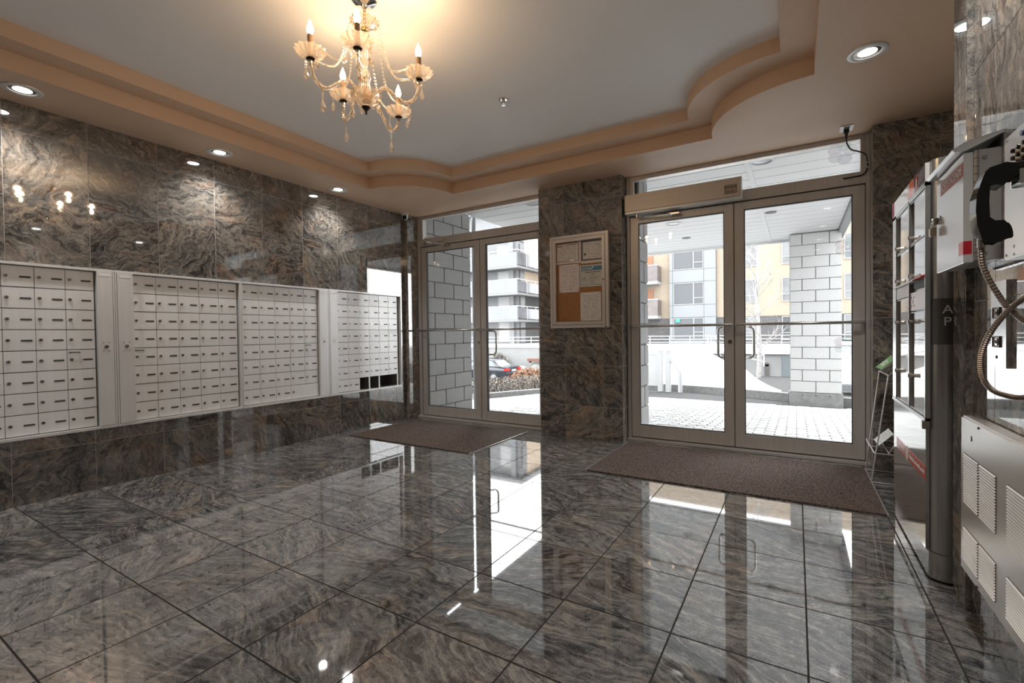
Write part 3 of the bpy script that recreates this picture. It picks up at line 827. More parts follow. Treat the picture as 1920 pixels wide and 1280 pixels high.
m = MB(); m.tube(spline([(.309, 4.126, H - .058), (.318, 4.17, 2.345), (.345, 4.215, 2.312), (.392, 4.235, 2.293), (.43, 4.245, 2.268), (.443, 4.25, 2.205), (.441, 4.25, 2.16), (.425, 4.25, 2.131), (.395, 4.255, 2.122), (.3, 4.258, 2.12)]), .0052, 8); m.build('cable', pbr('cord_dark', (.03, .018, .016), .45), pcord, smooth=True)
m = MB(); m.box(.433, .452, 4.242, 4.262, 2.205, 2.211); m.box(.433, .452, 4.242, 4.262, 2.17, 2.176); m.build('cable_clips', CHROME, pcord)

# ------------------------------------------------------------------ chandelier
CX, CY, CZ = -1.77, 1.573, ZS2
ch = thing('chandelier', 'five arm crystal candle chandelier hanging from the white ceiling', 'chandelier', (CX, CY, CZ))
uR = Vector((.664, .747, 0)); uC = Vector((.747, -.664, 0))   # sideways and towards the viewer in the first hanging position
m = MB(); m.lathe([(.0005, .0), (.055, 0), (.058, -.008), (.045, -.018), (.02, -.024), (.012, -.034), (.0005, -.036)], (CX, CY, CZ), 28); m.build('canopy', CHROME, ch, smooth=True)
m = MB()
for i in range(4):
    z = CZ - .042 - .019 * i; pts = []
    for a in range(13):
        t = 2 * PI * a / 12; q = math.cos(t) * .008; h_ = math.sin(t) * .013
        pts.append((CX + (q if i % 2 else 0), CY + (0 if i % 2 else q), z + h_))
    m.tube(pts, .0022, 6, caps=False)
m.build('chain', pbr('brass_gold', (.55, .36, .16), .25, metal=1.0), ch, smooth=True)
BRASS = MATS['brass_gold']
zc0 = 2.495
m = MB(); m.lathe([(.012, -.012), (.03, -.008), (.055, .004), (.068, .016), (.064, .018), (.05, .009), (.025, 0), (.012, -.002)], (CX, CY, zc0), 48, .07, 12); m.build('crown_dish', CRYSTAL, ch, smooth=True)
m = MB(); m.ball((CX, CY, zc0 - .018), .017, 14, 8); m.build('crown_hub', BRASS, ch, smooth=True)
m = MB(); m.lathe([(.006, 2.475), (.010, 2.45), (.009, 2.42), (.018, 2.39), (.030, 2.35), (.026, 2.32), (.013, 2.30), (.012, 2.28), (.022, 2.265), (.024, 2.24), (.018, 2.22), (.022, 2.19), (.03, 2.17), (.02, 2.15)], (CX, CY, 0), 24); m.build('glass_column', CRYSTAL, ch, smooth=True)
m = MB(); m.lathe([(.012, 2.105), (.03, 2.108), (.055, 2.125), (.068, 2.15), (.072, 2.17), (.067, 2.171), (.05, 2.14), (.03, 2.12), (.012, 2.113)], (CX, CY, 0), 40, .04, 16); m.build('bottom_bowl', CRYSTAL, ch, smooth=True)
m = MB(); m.lathe([(.0005, 2.065), (.004, 2.07), (.005, 2.085), (.015, 2.093), (.021, 2.103), (.013, 2.108), (.0005, 2.108)], (CX, CY, 0), 18); m.build('finial', pbr('bronze_dark', (.06, .04, .03), .3, metal=.9), ch, smooth=True)
m = MB(); m.lathe([(.0005, 2.13), (.028, 2.132), (.03, 2.15), (.018, 2.165), (.0005, 2.165)], (CX, CY, 0), 20); m.build('arm_hub', BRASS, ch, smooth=True)
BRONZE = MATS['bronze_dark']
SLEEVE = pbr('candle_sleeve', (.42, .26, .15), .5)
BULB = emit('bulb_glow', (1.0, .82, .55), 12.0)
def pendant(mb, p, L, s=1.0):
    """bead chain with a faceted drop"""
    x, y, z = p; k = 0
    while k * .012 < L: mb.ball((x, y, z - .006 - k * .012), .0048 * s, 6, 4); k += 1
    zz = z - L - .006
    mb.lathe([(.0008, 0), (.006 * s, -.012 * s), (.0125 * s, -.030 * s), (.008 * s, -.041 * s), (.0006, -.050 * s)], (x, y, zz), 6)
ARMS = [(152, .262, 2.245, 0), (97, .250, 2.25, 1), (22, .262, 2.235, 2), (-54, .285, 2.195, 3), (-118, .24, 2.235, 4)]
for (an, R_, zc, i) in ARMS:
    a = math.radians(an)
    d = uR * math.cos(a) + uC * math.sin(a); side = Vector((-d.y, d.x, 0))
    c0 = Vector((CX, CY, 0))
    cup = c0 + d * R_ + Vector((0, 0, zc))
    path = spline([c0 + d * .02 + Vector((0, 0, 2.145)), c0 + d * .05 + Vector((0, 0, zc - .07)), c0 + d * .095 + Vector((0, 0, zc - .045)), c0 + d * .145 + Vector((0, 0, zc - .085)), c0 + d * .195 + Vector((0, 0, zc - .122)), c0 + d * .24 + Vector((0, 0, zc - .105)), cup + Vector((0, 0, -.05)), cup + Vector((0, 0, -.016))], 6)
    m = MB()
    rr = [.0085 + .0012 * math.sin(k * 2.1) for k in range(len(path))]
    m.tube(path, rr, 8); arm = m.build('arm', CRYSTAL, ch, smooth=True)
    # twisted gilt thread inside the glass arm
    tw = []
    for k, p in enumerate(path):
        q = k * 1.1; tw.append(p + side * .0088 * math.cos(q) + Vector((0, 0, 1)) * .0088 * math.sin(q))
    m = MB(); m.tube(tw, .0016, 5); m.build('gilt_thread', BRASS, arm)
    m = MB(); m.lathe([(.012, -.017), (.03, -.013), (.05, .0), (.060, .014), (.066, .022), (.062, .024), (.045, .004), (.026, -.006), (.01, -.008)], cup, 56, .085, 14); dish = m.build('drip_dish', CRYSTAL, ch, smooth=True)
    m = MB(); m.lathe([(.0005, -.024), (.014, -.022), (.02, -.016), (.012, -.011), (.0005, -.011)], cup, 16); m.build('dish_socket', BRONZE, dish, smooth=True)
    m = MB(); m.cyl(cup + Vector((0, 0, -.008)), cup + Vector((0, 0, .088)), .0125, 14); m.build('candle_sleeve', SLEEVE, ch, smooth=True)
    zb = cup.z + .088
    m = MB(); m.lathe([(.006, 0), (.012, .010), (.0148, .022), (.0125, .038), (.006, .055), (.002, .066), (.0004, .070)], (cup.x, cup.y, zb), 14); m.build('bulb', BULB, ch, smooth=True)
    ld = bpy.data.lights.new('bulb_light', 'POINT'); ld.energy = BULB_W; ld.color = (1, .66, .38); ld.shadow_soft_size = .02
    lo = bpy.data.objects.new('bulb_light', ld); COL.objects.link(lo); lo.location = (cup.x, cup.y, zb + .08); adopt(lo, ch)
    # bead swags from the crown to the dish
    for off in (-.35, .35):
        A = c0 + Vector((0, 0, zc0 + .012)) + (d * math.cos(off) + side * math.sin(off)) * .066
        B = cup + (side * (.058 if off > 0 else -.058)) * .9 + Vector((0, 0, .02))
        m = MB(); nb_ = 30
        for k in range(nb_ + 1):
            t = k / nb_; p = A.lerp(B, t); p.z -= .13 * math.sin(PI * t) * (1 - .25 * t)
            p = c0 + Vector(((p.x - CX) * (1 - .22 * math.sin(PI * t)), (p.y - CY) * (1 - .22 * math.sin(PI * t)), p.z))
            m.ball(p, .0052, 6, 4)
        m.build('bead_strand', CRYSTAL, ch, smooth=True)
    m = MB(); pendant(m, path[26], .05 if i in (0, 3, 4) else .025, 1.15)
    m.build('crystal_drop', CRYSTAL, ch)
    for sg in (1, -1):
        m = MB(); pendant(m, cup + side * .055 * sg, .03, 1.0); m.build('crystal_drop', CRYSTAL, ch)
for k in range(5):
    a = math.radians(36 + 72 * k); d = uR * math.cos(a) + uC * math.sin(a)
    m = MB(); pendant(m, (CX + d.x * .07, CY + d.y * .07, 2.165), .012, 1.0); m.build('crystal_drop', CRYSTAL, ch)

# ------------------------------------------------------------------ steel locker cabinet in the alcove
LK = thing('locker_cabinet', 'tall stainless steel locker cabinet with glazed doors and red band in the alcove', 'locker', (.6, 2.78, 0))
def rounded_plan(x0, x1, y0, y1, r):
    p = [(x1, y1), (x0, y1)]
    for i in range(9):
        a = PI + PI / 2 * i / 8
        p.append((x0 + r + r * math.cos(a), y0 + r + r * math.sin(a)))
    p.append((x1, y0)); return p
LST = pbr('locker_steel', (.40, .395, .38), .24, metal=.75, noise=.04, nscale=50, stretch=(1, 1, .03))
m = MB(); m.prism(rounded_plan(.452, .93, 2.405, 3.15, .045), 'xy', .115, 1.66); m.build('body', LST, LK, smooth=True)
m = MB(); m.prism(rounded_plan(.447, .93, 2.40, 3.155, .048), 'xy', .012, .113); m.build('plinth', LST, LK, smooth=True)
m = MB(); m.box(.462, .92, 2.44, 3.13, 0, .012); m.build('brush_strip', pbr('brush_brown', (.06, .045, .035), 1.0, noise=.5, nscale=150), LK)
# lower polished panel and stiles
m = MB(); m.box(.44, .452, 2.437, 3.145, .115, .628); lp = m.build('lower_panel', pbr('locker_panel', (.55, .545, .53), .1, metal=.85), LK, bevel=.002)
for a, b in ((2.425, 2.440), (2.738, 2.757), (3.058, 3.15)):
    m = MB(); m.box(.436, .452, a, b, .63, 1.578); m.build('stile', LST, LK, bevel=.002)
m = MB(); m.box(.434, .452, 2.425, 3.15, .628, .645); m.build('rail', LST, LK, bevel=.002)
m = MB(); m.box(.436, .452, 2.425, 3.15, 1.56, 1.582); m.build('rail', LST, LK, bevel=.002)
m = MB(); m.box(.426, .45, 2.422, 2.446, .60, .632); m.build('corner_bracket', LOCK_M, LK, bevel=.002)
LD = pbr('locker_door_white', (.62, .61, .59), .03, ior=1.9)
LIN = pbr('locker_reveal', (.20, .16, .13), .5)
def ldoor(y0, y1, z0, z1):
    m = MB(); frame_rect_x(m, .4395, .452, y0, y1, z0, z1, .004); d = m.build('locker_door', LST, LK)
    m = MB(); m.box(.446, .45, y0 + .004, y1 - .045, z0 + .004, z1 - .004); m.build('pane', LD, d)
    m = MB(); m.box(.4505, .4525, y1 - .046, y1 - .004, z0 + .004, z1 - .004); m.build('reveal', LIN, d)
    return d
def frame_rect_x(mb, xa, xb, y0, y1, z0, z1, t):
    mb.box(xa, xb, y0, y0 + t, z0, z1); mb.box(xa, xb, y1 - t, y1, z0, z1); mb.box(xa, xb, y0, y1, z0, z0 + t); mb.box(xa, xb, y0, y1, z1 - t, z1)
def latch(d, y, z):
    m = MB(); m.cyl((.45, y, z), (.428, y, z), .009, 12); m.box(.424, .430, y - .017, y + .011, z - .009, z + .009); m.build('latch', LOCK_M, d, bevel=.0015)
for y0, y1, z0, z1, lz in ((2.76, 3.056, 1.372, 1.556, 1.40), (2.76, 3.056, 1.205, 1.368, 1.236), (2.76, 3.056, .648, 1.142, 1.03), (2.442, 2.736, 1.372, 1.556, 1.40), (2.442, 2.736, 1.215, 1.368, 1.232), (2.442, 2.736, .648, 1.072, 1.03)):
    d = ldoor(y0, y1, z0, z1); latch(d, y1 - .035, lz)
    if z0 < .7: latch(d, y1 - .035, .79)
m = MB(); m.box(.438, .452, 2.76, 3.056, 1.146, 1.20); m.build('blank_panel', WHITE_P, LK, bevel=.001)
m = MB(); m.box(.448, .452, 2.442, 2.736, 1.17, 1.212); m.build('slot', BLACK_M, LK)
m = MB(); m.box(.425, .452, 2.442, 2.60, 1.206, 1.213); m.mat(1); m.box(.425, .452, 2.60, 3.056, 1.2025, 1.208); m.build('slot_lip', [RED, WHITE_P], LK)
m = MB(); m.box(.44, .452, 2.442, 2.736, 1.078, 1.158); rp_ = m.build('coin_panel', pbr('coin_panel_pink', (.62, .5, .49), .15), LK, bevel=.001)
RD = pbr('dark_red', (.22, .015, .02), .4)
m = MB(); m.box(.4392, .4402, 2.722, 2.736, 1.078, 1.158); m.box(.4392, .4402, 2.672, 2.68, 1.11, 1.126)
for yy in (2.655, 2.705):
    for zz in (1.10, 1.136): m.cyl((.4402, yy, zz), (.4392, yy, zz), .005, 8)
m.build('red_symbols', RD, rp_)
# sign header
m = MB(); m.box(.438, .452, 2.442, 3.15, 1.584, 1.656); sg = m.build('sign_header', pbr('sign_glare_white', (.74, .72, .7), .06, ior=1.7), LK, bevel=.001)  # white base colour stands in for glare over the far part
m = MB(); m.poly([(.4372, 2.445, 1.586), (.4372, 2.70, 1.586), (.4372, 2.66, 1.654), (.4372, 2.445, 1.654)])
m.mat(1); m.poly([(.4371, 2.64, 1.586), (.4371, 2.78, 1.586), (.4371, 2.74, 1.654), (.4371, 2.655, 1.654)])
m.mat(2)
for i in range(5): m.poly([(.4369, 2.455 + i * .022, 1.60), (.4369, 2.463 + i * .022, 1.60), (.4369, 2.463 + i * .022, 1.642), (.4369, 2.455 + i * .022, 1.642)])
m.mat(3); m.poly([(.4368, 2.575, 1.59), (.4368, 2.61, 1.59), (.4368, 2.615, 1.645), (.4368, 2.57, 1.645)])
m.mat(4); m.poly([(.4367, 2.588, 1.604), (.4367, 2.598, 1.604), (.4367, 2.6, 1.632), (.4367, 2.586, 1.632)])
m.build('sign_graphic', [pbr('sign_plum', (.09, .075, .095), .15), pbr('sign_orange', (.75, .13, .06), .15), pbr('sign_grey', (.4, .4, .44), .2), pbr('sign_red', (.5, .04, .05), .2), WHITE_P], sg, fix=False)
m = MB(); m.box(.434, .452, 3.142, 3.152, 1.584, 1.657); m.build('sign_end_cap', pbr('magenta_edge', (.4, .03, .1), .3), sg)
# red band on the lower panel
m = MB(); m.box(.4392, .4402, 2.44, 3.06, .392, .446); rb = m.build('red_band', pbr('band_red', (.62, .07, .045), .25), lp)
m = MB(); m.mat(0)
pts = [(2.80 + .028 * math.cos(PI * i / 12), .42 + .034 * math.sin(PI * i / 12)) for i in range(24)]
m.prism(pts, 'yz', .4384, .4392); m.build('round_seal', pbr('seal_cream', (.72, .66, .56), .4, noise=.3, nscale=140), rb)
m = MB(); random.seed(3)
yy = 2.46
while yy < 2.75:
    wdt = random.uniform(.006, .016); m.box(.4386, .4392, yy, yy + wdt, .411, .411 + random.choice((.008, .011, .014))); yy += wdt + .004
yy = 2.86
while yy < 2.97:
    wdt = random.uniform(.006, .014); m.box(.4386, .4392, yy, yy + wdt, .414, .414 + random.choice((.008, .012))); yy += wdt + .004
m.build('band_lettering', WHITE_P, rb)
# end panel with lettering
m = MB(); m.prism(rounded_plan(.4512, .92, 2.4042, 3.0, .0455), 'xy', .937, 1.115); ep = m.build('dark_field', pbr('end_field_dark', (.075, .075, .073), .3), LK)
text('lettering', 'A', .048, (.498, 2.403, 1.071), (PI / 2, 0, 0), WHITE_P, ep, sx=1.0)
text('lettering', 'P', .048, (.497, 2.403, 1.024), (PI / 2, 0, 0), WHITE_P, ep, sx=1.0)

# ------------------------------------------------------------------ fire department box on the right wall
FB = thing('fire_cabinet', 'white metal fire service box with red label band and padlocked door', 'fire box', (.48, 2.1, 1.2))
BOXG = pbr('fire_box_grey', (.50, .485, .465), .3, metal=.3)
DOORW = pbr('fire_box_door', (.66, .655, .645), .12, ior=1.7)
m = MB(); m.box(.463, XR, 1.955, 2.275, 1.205, 1.54); m.build('box_body', BOXG, FB, bevel=.002)
m = MB(); m.box(.44, .4625, 1.953, 2.272, 1.199, 1.536); dd = m.build('box_door', DOORW, FB, bevel=.002)
m = MB(); m.box(.4392, .4402, 1.955, 2.215, 1.466, 1.508); lb_ = m.build('label_band', pbr('label_red', (.38, .055, .035), .4), dd)
text('lettering', 'POSTE INCENDIE', .034, (.4388, 2.085, 1.487), (PI / 2, 0, -PI / 2), WHITE_P, lb_, sx=.9)
m = MB(); m.box(.4405, .459, 1.9522, 1.9532, 1.226, 1.266); m.box(.4392, .44, 1.954, 2.0, 1.226, 1.266); m.build('red_square', pbr('label_bright_red', (.6, .02, .035), .3), dd)
for k in range(14):
    pass
m = MB()
for k in range(14):
    z0 = 1.205 + k * .0238
    m.cyl((.468, 1.951, z0), (.468, 1.951, z0 + .0222), .006, 10)
m.build('piano_hinge', pbr('hinge_steel', (.46, .43, .39), .35, metal=.8), FB, smooth=True)
m = MB(); m.prism([(.412, 1.548), (.420, 1.541), (.445, 1.541), (.525, 1.578), (.525, 1.586), (.440, 1.566)], 'xz', 1.945, 2.285); m.build('rain_hood', pbr('hood_steel', (.62, .62, .61), .25, metal=.25), FB, bevel=.001)
m = MB()
for z in (1.515, 1.225): m.cyl((.487, 1.955, z), (.487, 1.951, z), .006, 12)
m.build('screws', LOCK_M, FB, smooth=True)
m = MB(); m.box(.437, .44, 2.215, 2.268, 1.382, 1.40); m.box(.428, .44, 2.252, 2.262, 1.375, 1.40); m.build('hasp', LOCK_M, FB, bevel=.001)
PL = thing('padlock', 'small brass padlock hanging from the hasp of the fire box', 'padlock', (.428, 2.255, 1.35))
m = MB(); m.box(.417, .434, 2.243, 2.272, 1.333, 1.366); m.build('lock_body', pbr('padlock_brass', (.36, .29, .2), .3, metal=.9), PL, bevel=.003)
m = MB(); m.tube([(.4255, 2.249, 1.362), (.4255, 2.249, 1.384), (.4255, 2.252, 1.392), (.4255, 2.2575, 1.395), (.4255, 2.263, 1.392), (.4255, 2.266, 1.384), (.4255, 2.266, 1.362)], .0026, 8); m.build('shackle', CHROME, PL, smooth=True)

# ------------------------------------------------------------------ intercom panel and handset
IP = thing('intercom_panel', 'stainless steel intercom panel with keypad at the right edge', 'intercom', (.5, 1.5, 1.18))
m = MB(); m.box(.476, XR, 1.15, 1.757, 1.178, 1.502); m.build('face_plate', pbr('intercom_steel', (.70, .69, .67), .28, metal=.75, noise=.03, nscale=50, stretch=(1, .03, 1)), IP, bevel=.003)
KC = pbr('key_cream', (.55, .47, .33), .5)
for r in range(5):
    for c in range(3):
        y, z = 1.662 - c * .032, 1.442 - r * .0185
        m = MB(); m.cyl((.476, y, z), (.468, y, z), .0068, 12); m.mat(1); m.cyl((.468, y, z), (.462, y, z), .006, 12, .0052); m.build('key', [KC, BLACK], IP, smooth=True)
m = MB(); m.cyl((.476, 1.63, 1.475), (.470, 1.63, 1.475), .008, 14); m.build('camera_eye', pbr('eye_blue', (.02, .03, .09), .1), IP, smooth=True)
m = MB(); m.box(.462, .476, 1.575, 1.625, 1.352, 1.362); m.box(.452, .476, 1.572, 1.578, 1.34, 1.375); m.box(.452, .476, 1.622, 1.628, 1.34, 1.375); m.build('cradle_hook', CHROME, IP, bevel=.001)
m = MB()
for y, z in ((1.69, 1.207), (1.69, 1.187), (1.74, 1.49), (1.74, 1.19)): m.cyl((.476, y, z), (.4745, y, z), .0035, 8)
m.build('screws', LOCK_M, IP)
HS = thing('telephone_handset', 'black telephone handset with armoured steel cord on the intercom panel', 'handset', (.42, 1.6, 1.2))
prof = [(.4512, 1.3889), (.4307, 1.3956), (.4022, 1.3880), (.3944, 1.3788), (.3867, 1.3562), (.3789, 1.3253), (.3770, 1.2878), (.3800, 1.2496), (.3890, 1.2149), (.3968, 1.2113), (.4209, 1.2059), (.4425, 1.2179), (.4378, 1.2421), (.4274, 1.2580), (.4112, 1.2589), (.4025, 1.2681), (.4010, 1.3056), (.4023, 1.3427), (.4128, 1.3449), (.4262, 1.3412), (.4355, 1.3527), (.4522, 1.3653)]
m = MB(); m.prism(prof, 'xz', 1.575, 1.626); m.build('grip', BLACK, HS, bevel=.0045, smooth=True)
m = MB(); m.cyl((.438, 1.6005, 1.372), (.466, 1.6005, 1.377), .021, 24, .024); m.build('earpiece', BLACK, HS, smooth=True)
m = MB(); m.cyl((.425, 1.6005, 1.232), (.4425, 1.6005, 1.236), .019, 24, .020); m.build('mouthpiece', BLACK, HS, smooth=True)
cpts = spline([(.3935, 1.6, 1.212), (.395, 1.59, 1.147), (.422, 1.575, 1.068), (.446, 1.57, 1.029), (.470, 1.56, 1.0), (.495, 1.55, .955), (.5, 1.545, .90), (.488, 1.55, .85), (.460, 1.57, .833), (.433, 1.575, .835), (.406, 1.575, .849), (.390, 1.575, .881), (.388, 1.575, .933), (.403, 1.57, .989), (.433, 1.565, 1.042), (.459, 1.555, 1.073), (.485, 1.54, 1.12), (.492, 1.53, 1.178)], 22)
m = MB(); m.tube(cpts, [.0056 if k % 2 else .0068 for k in range(len(cpts))], 10); m.build('armoured_cord', pbr('cord_bronze', (.30, .24, .20), .28, metal=.9), HS, smooth=False)
m = MB(); m.cyl((.3935, 1.6, 1.222), (.3935, 1.6, 1.198), .0085, 12); m.build('cord_ferrule', LOCK_M, HS, smooth=True)

# key switch plate
KP = thing('key_switch_plate', 'tall stainless plate with two square key switches on the polished wall', 'switch plate', (.52, 1.94, .88))
m = MB(); m.box(.514, XR, 1.878, 2.003, .881, 1.137); m.build('plate', STEEL, KP, bevel=.001)
for z, q in ((1.043, 0), (.957, 1)):
    m = MB(); frame_rect_x(m, .510, .5145, 1.919, 1.977, z - .017, z + .017, .0035); sw = m.build('switch_surround', pbr('switch_dark', (.07, .05, .045), .4), KP, bevel=.001)
    m = MB(); m.box(.513, .5143, 1.922, 1.974, z - .014, z + .014); m.build('switch_field', pbr('switch_pink', (.62, .46, .42), .35), sw)
    m = MB(); m.cyl((.5135, 1.936, z), (.508, 1.936, z), .0105, 16); m.mat(1); m.cyl((.508, 1.936, z), (.5068, 1.936, z), .006, 10); m.build('key_barrel', [CHROME, BLACK_M], sw, smooth=True)
m = MB(); m.cyl((.514, 1.952, .911), (.5125, 1.952, .911), .005, 10); m.cyl((.514, 1.952, 1.10), (.5125, 1.952, 1.10), .005, 10); m.build('screws', BLACK_M, KP)

# ------------------------------------------------------------------ wall heater with louvres
HT = thing('wall_heater', 'low pale steel wall heater with louvred grilles at the right edge', 'heater', (.5, 1.5, .18))
HM = pbr('heater_enamel', (.66, .63, .60), .25, metal=.45)
m = MB(); m.box(.479, XR, .6, 2.148, .182, .704); m.build('casing', HM, HT, bevel=.006, smooth=True)
HB = pbr('slot_shade_dark', (.10, .065, .05), .7)
yg = [(1.966, 2.108), (1.817, 1.952), (1.592, 1.733), (1.443, 1.578), (1.218, 1.359), (1.069, 1.204)]
for (a, b) in yg:
    for (z0, z1) in ((.418, .583), (.223, .336)):
        m = MB(); m.box(.4782, .4792, a, b, z0, z1); g = m.build('grille_shade_plate', HB, HT)  # dark plate stands in for shade in the openings behind the slats
        m = MB(); n_ = int((z1 - z0) / .0083)
        for k in range(n_):
            z = z0 + (k + .5) * (z1 - z0) / n_
            kk = len(m.v)
            m.v += [(.4785, a, z - .001), (.4785, b, z - .001), (.4745, b, z - .0045), (.4745, a, z - .0045), (.4785, a, z + .0022), (.4785, b, z + .0022), (.4745, b, z - .002), (.4745, a, z - .002)]
            for q in ((0, 1, 2, 3), (7, 6, 5, 4), (3, 2, 6, 7), (0, 3, 7, 4), (1, 5, 6, 2), (0, 4, 5, 1)): m.face([kk + i for i in q])
        o_ = m.build('louvre_slats', HM, g)
m = MB()
for y, z in ((1.967, .69), (1.974, .193), (1.2, .69), (1.2, .193)): m.cyl((.479, y, z), (.4765, y, z), .004, 8)
m.box(.4782, .4792, 2.03, 2.04, .636, .652)
m.build('screws', BLACK_M, HT)

# ------------------------------------------------------------------ wire leaflet rack and leaflets
RK = thing('leaflet_rack', 'white wire leaflet stand leaning in front of the right pier', 'rack', (.5, 3.9, 0))
WIRE = pbr('rack_wire', (.58, .57, .55), .35, metal=.3)
def wires(name, segs, r=.0042):
    m = MB()
    for s_ in segs: m.tube(s_, r, 8)
    return m.build(name, WIRE, RK, smooth=True)
wires('front_frame', [[(.417, 4.10, 0), (.487, 4.03, .712)], [(.413, 3.78, 0), (.502, 3.78, .702)], [(.487, 4.03, .712), (.502, 3.78, .702)]])
wires('back_frame', [[(.66, 4.10, 0), (.60, 4.05, .80)], [(.66, 3.78, 0), (.62, 3.78, .80)], [(.60, 4.05, .80), (.62, 3.78, .80)]])
wires('top_tray', [[(.487, 4.03, .712), (.60, 4.05, .80)], [(.502, 3.78, .702), (.62, 3.78, .80)], [(.489, 4.0, .71), (.60, 3.99, .79)], [(.496, 3.88, .705), (.61, 3.88, .79)]], .003)
wires('lower_tray', [[(.42, 4.09, .225), (.65, 4.09, .225)], [(.432, 3.78, .195), (.655, 3.78, .195)], [(.42, 4.09, .225), (.432, 3.78, .195)], [(.65, 4.09, .225), (.655, 3.78, .195)], [(.43, 3.93, .21), (.652, 3.93, .21)], [(.50, 4.09, .222), (.51, 3.78, .192)], [(.57, 4.09, .222), (.58, 3.78, .192)]], .0034)
wires('tray_back', [[(.50, 3.78, .195), (.545, 3.79, .285)], [(.50, 4.05, .222), (.545, 4.04, .30)], [(.545, 3.79, .285), (.545, 4.04, .30)]], .003)
wires('floor_bar', [[(.413, 3.78, .006), (.66, 3.78, .006)], [(.417, 4.10, .006), (.66, 4.10, .006)]], .004)
def leaflet(name, label, quad, mats_, band=None):
    A, B, C_, D = [Vector(q) for q in quad]
    nrm = (B - A).cross(D - A).normalized() * .0015
    t = thing(name, label, 'leaflet', tuple((A + C_) / 2))
    m = MB(); k = len(m.v); m.v += [tuple(p) for p in (A, B, C_, D)] + [tuple(p + nrm) for p in (A, B, C_, D)]
    for q in ((0, 1, 2, 3), (7, 6, 5, 4), (0, 4, 5, 1), (1, 5, 6, 2), (2, 6, 7, 3), (3, 7, 4, 0)): m.face([k + i for i in q])
    m.build('sheet', mats_[0], t)
    m = MB()
    for (u0, u1, v0, v1) in band:
        P = lambda u, v: A.lerp(D, u).lerp(B.lerp(C_, u), v)
        sgn = 1 if nrm.z > 0 else -1
        q = [tuple(P(u, v) + nrm * (1.25 if sgn > 0 else -.25)) for u, v in ((u0, v0), (u1, v0), (u1, v1), (u0, v1))]
        m.quad(*q)
    m.build('print', mats_[1], t, fix=False)
leaflet('green_leaflet', 'green and white leaflet lying on the top tray of the wire rack', [(.462, 4.0, .739), (.469, 3.8, .739), (.525, 3.8, .792), (.549, 4.0, .824)], (pbr('leaflet_green', (.22, .42, .17), .5), pbr('leaflet_pale', (.62, .72, .56), .5)), [(.25, .7, .12, .75)])
leaflet('white_leaflet', 'white printed card propped on the lower tray of the wire rack', [(.452, 4.0, .243), (.456, 3.8, .242), (.531, 3.8, .325), (.531, 4.0, .327)], (pbr('leaflet_white', (.62, .63, .6), .5), pbr('leaflet_grey', (.45, .46, .44), .5)), [(.2, .24, .1, .9), (.35, .39, .1, .8), (.5, .54, .1, .9), (.65, .69, .1, .7)])

# ================================================================== OUTSIDE
BLOCK = pbr('block_grey', (0.329, 0.329, 0.323), .85, noise=.06, nscale=40, bump=.15)
MORTAR = pbr('block_mortar', (0.113, 0.113, 0.11), .9)
CONC = pbr('concrete', (0.15, 0.15, 0.145), .9, noise=.18, nscale=14, bump=.2)
PAVER = pbr('paver_grey', (0.442, 0.442, 0.437), .9, noise=.1, nscale=9, bump=.2)
SNOW = pbr('snow_white', (0.827, 0.835, 0.842), .8, noise=.02, nscale=3)
OUT_W = pbr('outdoor_white', (0.406, 0.409, 0.412), .5)
block_cache = {}
def block_me(wd, hh, dp, mat=None):
    mat = mat or BLOCK
    k = (round(wd, 3), round(hh, 3), round(dp, 3), mat.name)
    if k not in block_cache:
        m = MB(); m.box(-wd / 2, wd / 2, -hh / 2, hh / 2, -dp, 0); o = m.build('block', mat, bevel=.005); block_cache[k] = o.data; bpy.data.objects.remove(o)
    return block_cache[k]
def blockwork(parent, plane, base, a0, a1, zs, first, L=.39, jt=.009):
    for r, (z0, z1) in enumerate(zip(zs, zs[1:])):
        edges = spans([first + (L / 2 if r % 2 else 0) + L * k for k in range(-12, 14)], a0, a1)
        for (p, q) in edges:
            if q - p < .03: continue
            me = block_me(q - p - jt, z1 - z0 - jt, .03)
            c, z = (p + q) / 2, (z0 + z1) / 2
            o = bpy.data.objects.new('block', me); COL.objects.link(o)
            if plane == 'x+': o.location = (base, c, z); o.rotation_euler = (PI / 2, 0, PI / 2)
            elif plane == 'x-': o.location = (base, c, z); o.rotation_euler = (PI / 2, 0, -PI / 2)
            else: o.location = (c, base, z); o.rotation_euler = (PI / 2, 0, 0)
            adopt(o, parent)
ZL = [.284 - .1985 * 2 + .1985 * k for k in range(0, 15)]
m = MB(); m.box(-4.4, -3.945, 4.345, 5.325, -.2, 2.68)
bw = tag(m.build('block_wall', MORTAR), 'pale concrete block return wall outside the left doors', 'wall', kind='structure')
blockwork(bw, 'x+', -3.93, 4.345, 5.332, ZL, 4.557)
m = MB(); m.tube([(-3.92, 5.40, -.2), (-3.92, 5.40, 2.66)], .032, 10); dp = tag(m.build('downpipe', OUT_W, smooth=True), 'white downpipe at the end of the block return wall', 'downpipe', kind='structure')
m = MB(); m.box(-2.18, -1.265, 4.345, 4.63, -.2, 2.68)
fin = tag(m.build('block_pier', MORTAR), 'block clad back of the pier seen through the left edge of the right doors', 'pier', kind='structure')
blockwork(fin, 'x+', -1.25, 4.345, 4.638, ZL, 4.50)
m = MB(); m.box(-.085, .64, 9.435, 9.85, -.09, 2.66)
pil = tag(m.build('block_pillar', MORTAR), 'free standing concrete block pillar holding up the canopy', 'pillar', kind='structure')
PZ2 = [-.074 + .1943 * k for k in range(15)]
blockwork(pil, 'y-', 9.42, -.095, .65, PZ2, .282 - .39)
blockwork(pil, 'x-', -.095, 9.425, 9.85, PZ2, 9.425)
m = MB(); m.box(-.12, .665, 9.39, 9.88, -.42, -.076); pb_ = m.build('concrete_base', CONC, pil, bevel=.008)
m = MB()
